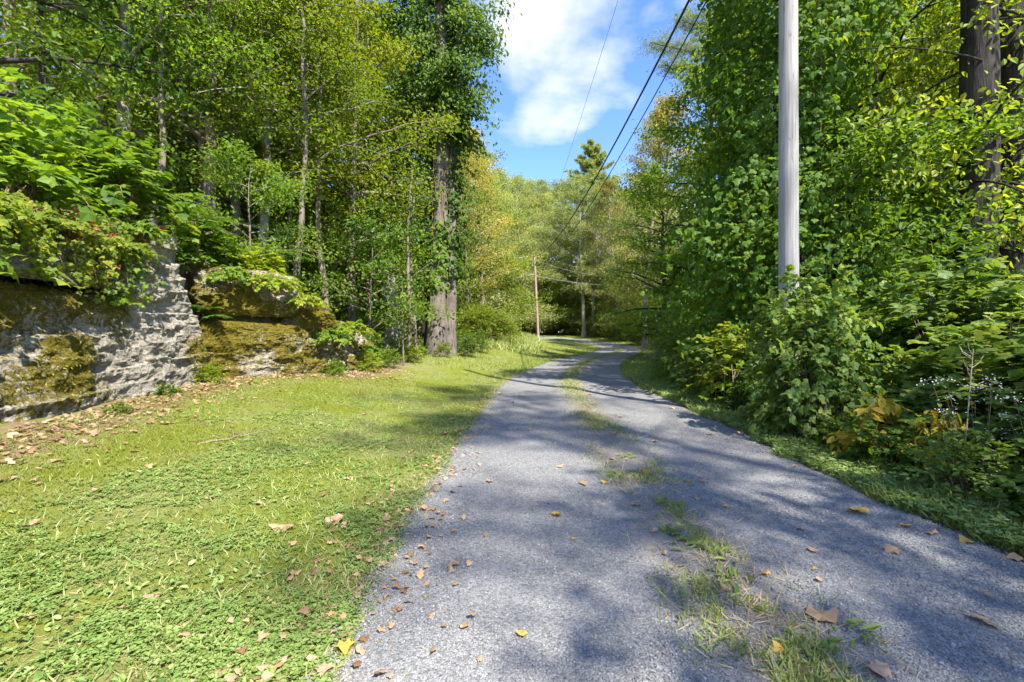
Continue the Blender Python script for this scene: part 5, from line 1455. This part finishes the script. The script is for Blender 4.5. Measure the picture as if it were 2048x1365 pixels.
# rosettes of broad weeds near the viewer
for (px_, py_, k) in [(1.30, 1.95, 16), (1.52, 2.02, 12), (1.12, 2.30, 9), (1.16, 2.9, 22), (1.3, 2.75, 16), (1.05, 3.05, 14), (1.22, 3.6, 12), (1.0, 4.3, 10), (1.25, 5.0, 12), (1.2, 2.5, 10)]:
    q = rng.normal(0, .05, (k, 2))
    leaf_field(b, np.stack([px_ + q[:, 0], py_ + q[:, 1], np.full(k, .036)], -1), flat_d(k, .35), up_n(k, .3), rng.uniform(.05, .11, k), T_NARROW, rng.random(k) * .7)
stuff('median_weeds', b, M_LEAF['grass'], 'weeds growing in the strip down the middle of the drive')
# thatch between the clover
n = 8000; x, y = lawn_points(n, 1.45, 9, 'L'); m = rng.random(n) < 1 - .95 * patch_moss(x, y); x, y = x[m], y[m]; n = len(x)
leaf_field(st, np.stack([x, y, ground_z(x, y) + .004], -1), flat_d(n, .12), up_n(n, .5), rng.uniform(.02, .06, n), (T_BLADE[0] * np.array([.55, 1, .6]), T_BLADE[1]), rng.random(n))
# dry stuff at the road edges
n = 9000; y = logy(n, 1.5, 20); sd = np.where(rng.random(n) < .55, -1, 1); x = rc(y) + sd * (HALF + rng.normal(0, .16, n))
leaf_field(st, np.stack([x, y, np.maximum(ground_z(x, y), zbase(y)) + .006], -1), flat_d(n, .15), up_n(n, .4), rng.uniform(.025, .07, n) * (1 + .04 * y), (T_BLADE[0] * np.array([.6, 1, .6]), T_BLADE[1]), rng.random(n))
stuff('dry_grass', st, M_LEAF['straw'], 'dry straw-coloured grass in the middle strip and along the edges')
# crushed stone
b = MB(); n = 150000
y = logy(n, 1.35, 9.5); c = rc(y); la = rng.uniform(-HALF - .05, HALF + .05, n)
m = (rng.random(n) < 1 - .55 * np.exp(-(la / .35) ** 4)) & (rng.random(n) < .85 * (1 - sstep(4.0, 9.3, y))); y, c, la = y[m], c[m], la[m]; n = len(y); x = c - la
sz = .0028 + .0040 * rng.random(n) ** 1.8; sz = sz * (1 + .05 * y) * np.where(rng.random(n) < .012, 1.8, 1)
leaf_field(b, np.stack([x, y, road_z(x, y, la) + sz * .25], -1), rng.normal(0, 1, (n, 3)) * np.array([1, 1, .4]), up_n(n, .35), sz, T_STONE, rng.random(n), jit=.28, rng=rng)
stuff('gravel', b, M_STONE, 'loose crushed grey stone on the drive')
# leaf litter at the foot of the rock
b = MB(); n = 1500
y = rng.uniform(2.5, 14, n); x = np.interp(y, XR_Y, XR_X) + np.abs(rng.normal(0, .6, n)) + .05
leaf_field(b, np.stack([x, y, ground_z(x, y) + .01 + .03 * rng.random(n)], -1), flat_d(n, .15), up_n(n, .5), rng.uniform(.025, .07, n), T_GRAPE, rng.random(n), jit=.25, rng=rng)
n = 1000; y = logy(n, 1.5, 14); x = np.where(rng.random(n) < .5, rc(y) - HALF - rng.normal(.05, .25, n), rc(y) + HALF + np.abs(rng.normal(.1, .35, n)))
leaf_field(b, np.stack([x, y, np.maximum(ground_z(x, y), zbase(y)) + .015 + .02 * rng.random(n)], -1), flat_d(n, .15), up_n(n, .5), rng.uniform(.018, .045, n), T_GRAPE, rng.random(n), jit=.25, rng=rng)
stuff('leaf_litter', b, M_LEAF['dead'], 'small dry leaves littered along the rock foot and the road edges')
# moss tufts on the rock
b = MB()
for V, mv in rock_pts:
    k = np.where((mv > .58))[0]; k = k[rng.random(len(k)) < .8]
    c = V[k]; n = len(c)
    if n == 0: continue
    leaf_field(b, c, rng.normal(0, .6, (n, 3)) + np.array([.8, -.3, -.2]), rng.normal(0, 1, (n, 3)), rng.uniform(.02, .05, n), (T_NEEDLE[0] * np.array([6.0, 1, 1]), T_NEEDLE[1]), rng.random(n) ** 1.5)
stuff('rock_moss', b, M_LEAF['rockmoss'], 'shaggy olive moss tufts on the limestone')

# ------------------------------------------------------------------ fallen leaves, one by one
def to_ground(px, py):
    d = 910 * CAM_H / (py - 675.0)
    for _ in range(30):
        x = (px - 1024) / 910 * d
        lt = float(road_lat(np.array([x]), np.array([d]))[0])
        z = gz(x, d) if abs(lt) > HALF else float(road_z(np.array([x]), np.array([d]), np.array([lt]))[0])
        d = .5 * d + .5 * 910 * (CAM_H - z) / (py - 675.0)
    return x, d, z
LEAFM = []
for k in range(6):
    r2 = np.random.default_rng(900 + k); b = MB()
    V0, F0 = (T_MAPLE, T_MAPLE, T_OVATE, T_GRAPE, T_MAPLE, T_NARROW)[k]
    V1 = V0.copy(); V1[:, 0] *= (1.0, 1.2, 1.25, 1.0, .8, 1.7)[k]; V1 += r2.normal(0, .04, V1.shape)
    V1[:, 2] = V1[:, 2] * 1.6 + (.5, .25, .5, .35, .6, .4)[k] * V1[:, 0] ** 2 * 1.6 + .35 * (V1[:, 1] - .4) ** 2 + r2.normal(0, .03, len(V1))
    V1[:, 1] -= .4
    b.add(V1, F0, [np.clip(r2.random() * .5 + .3 + r2.normal(0, .12, len(f)), 0, 1) for f in F0])
    V, F = tube(np.array([[0, -.4, .02], [.02, -.6, .03], [.05, -.75, .02]]), np.array([.012, .010, .008]), 4); b.add(V, F, .2)
    LEAFM.append(b.mesh('fallen_leaf', M_LEAF['dead'], False))
FG = 'fallen leaves'
def fallen(px, py, wpx, kind, mat, lab):
    x, d, z = to_ground(px, py)
    o = obj('fallen_leaf', LEAFM[kind], None, (x, d, z + .012), (rg.uniform(-.15, .15), rg.uniform(-.15, .15), rg.random() * 6.28), (wpx * d / 910 * .8,) * 3)
    set_mat(o, M_LEAF[mat]); tag(o, lab, 'leaf', FG)
for a in [
    (1115, 1032, 27, 1, 'deadgold', 'golden maple leaf lying flat in the middle of the left wheel track'),
    (1043, 1272, 27, 0, 'deadgold', 'small orange curled leaf alone at the bottom of the left wheel track'),
    (930, 1255, 30, 4, 'dead', 'tan torn leaf at the lower left of the gravel'),
    (1292, 948, 26, 0, 'deadgold', 'orange-brown curled leaf standing up on the middle strip'),
    (1810, 1055, 48, 5, 'deadgold', 'long bright yellow leaf on the right wheel track'),
    (1713, 1025, 44, 0, 'deadgold', 'rolled-up brown leaf on the right wheel track'),
    (1960, 1245, 78, 5, 'dead', 'long tan leaf lying near the bottom right corner'),
    (1642, 1236, 66, 3, 'dead', 'largest crumpled tan leaf at the edge of the middle strip'),
    (1640, 1165, 27, 2, 'dead', 'pale oval leaf on the inner edge of the right wheel track'),
    (1626, 1104, 24, 0, 'dead', 'dark curled leaf above the pale oval one in the right track'),
    (1630, 1142, 16, 2, 'deadgold', 'tiny yellow leaf between two tan ones in the right track'),
    (1785, 1105, 40, 4, 'dead', 'shrivelled pinkish leaf in the sunny right track'),
    (1980, 1197, 30, 2, 'dead', 'cream leaf above the long tan one'),
    (1762, 1350, 60, 1, 'dead', 'pinkish maple leaf cut by the bottom edge'),
    (672, 1045, 44, 3, 'dead', 'big pinkish tan leaf lying on the clover near the drive'),
    (563, 1062, 48, 1, 'dead', 'big lobed tan leaf on the clover left of the pinkish one'),
    (55, 1055, 40, 0, 'dead', 'curled tan leaf on the moss at the left edge'),
    (245, 1220, 44, 5, 'dead', 'long orange-brown leaf in the clover at lower left'),
    (545, 1342, 60, 3, 'dead', 'large tan leaf at the bottom edge of the lawn'),
    (690, 1300, 44, 0, 'deadgold', 'orange leaf where the lawn frays into gravel'),
    (1705, 922, 28, 1, 'deadgold', 'orange leaf on the grass edge of the right track'),
    (1900, 1050, 28, 2, 'dead', 'tan leaf on the right verge in front of the weeds'),
]:
    fallen(*a)
for (px, py, w) in [(1148, 1080, 14), (1168, 970, 30), (1735, 990, 22), (1415, 1185, 26), (1450, 1182, 24), (1558, 1305, 32), (1500, 1165, 22), (865, 1020, 26), (906, 1065, 16), (858, 1076, 14),
                    (905, 1133, 32), (960, 908, 14), (1310, 885, 18), (1230, 870, 16), (1225, 920, 16), (1345, 818, 16), (1375, 965, 16), (1405, 965, 22), (1240, 835, 16), (1395, 1000, 14),
                    (1270, 1012, 18), (1310, 1065, 20), (1328, 1110, 16), (1120, 935, 16), (1210, 968, 18), (955, 840, 16), (1000, 790, 15), (1040, 792, 13), (1180, 790, 14), (1420, 870, 16),
                    (1820, 1010, 26), (1565, 905, 24), (1590, 935, 18), (1480, 868, 16), (1530, 1150, 20), (1860, 1068, 24), (980, 965, 16), (1060, 860, 13), (1600, 1060, 16), (1450, 1015, 15)]:
    mt = rg.choice(['dead', 'dead', 'deadgold']); xx, dd, _ = to_ground(px, py); u = xx - float(rc(dd))
    fallen(px, py, w, rg.choice([0, 1, 2, 4]), mt, f"small {'golden' if mt == 'deadgold' else 'tan'} leaf on the {'left wheel track' if u < -.4 else 'right wheel track' if u > .4 else 'middle strip'}, {'close by' if py > 1050 else 'partway along' if py > 920 else 'far along'}")
for (px, py, w) in [(270, 905, 22), (190, 985, 26), (305, 1200, 32), (640, 1272, 34), (650, 1345, 40), (440, 1352, 46), (520, 1010, 28), (770, 1042, 30), (765, 1068, 26), (330, 850, 20), (610, 930, 18),
                    (700, 960, 18), (820, 905, 20), (850, 935, 18), (790, 985, 20), (740, 1010, 20), (850, 1020, 30), (760, 1130, 22), (715, 1195, 26), (110, 925, 24), (30, 960, 24), (160, 870, 22),
                    (420, 1000, 20), (480, 945, 18), (380, 1255, 26), (150, 1300, 26), (60, 1240, 24), (590, 1150, 24), (890, 870, 18), (905, 840, 16), (640, 850, 14), (560, 880, 15), (730, 830, 14)]:
    fallen(px, py, w, rg.choice([0, 1, 2, 3, 4]), 'dead', f"small tan leaf on the lawn {'by the drive edge' if px > 700 else 'in the clover' if px > 340 else 'on the mossy left side'}, {'close by' if py > 1130 else 'partway back' if py > 930 else 'far back'}")
for (px, py, w) in [(1830, 962, 28), (1985, 1008, 30), (1930, 1085, 28), (2010, 1060, 26), (1650, 930, 20), (1770, 985, 24), (2030, 1120, 34), (1870, 1020, 22), (1500, 862, 18)]:
    fallen(px, py, w, rg.choice([0, 1, 2, 4]), rg.choice(['dead', 'deadgold']), 'dry leaf caught in the grass of the right verge')
# a fallen twig on the lawn
x, d, z = to_ground(470, 880)
b = MB(); s = np.linspace(0, 1, 9)[:, None]
P = np.array([-.25, -.35, .02]) + np.array([.5, .75, .02]) * s + np.random.default_rng(5).normal(0, .02, (9, 3)) * np.array([1, 1, .3])
V, F = tube(P, np.linspace(.012, .005, 9), 6); b.add(V, F)
V, F = tube(P[5] + np.array([-.3, .12, .03]) * np.linspace(0, 1, 4)[:, None], np.linspace(.007, .003, 4), 5); b.add(V, F)
tag(obj('fallen_twig', b.mesh('fallen_twig', M_TWIG, True), None, (x, d, z)), 'forked dead twig lying on the lawn below the rock corner', 'twig')
print('triangles', sum(sum(len(p.vertices) - 2 for p in me.polygons) for me in bpy.data.meshes if len(me.polygons) < 5000) , 'small;', sum(len(me.loops) - 2 * len(me.polygons) for me in bpy.data.meshes), 'all')
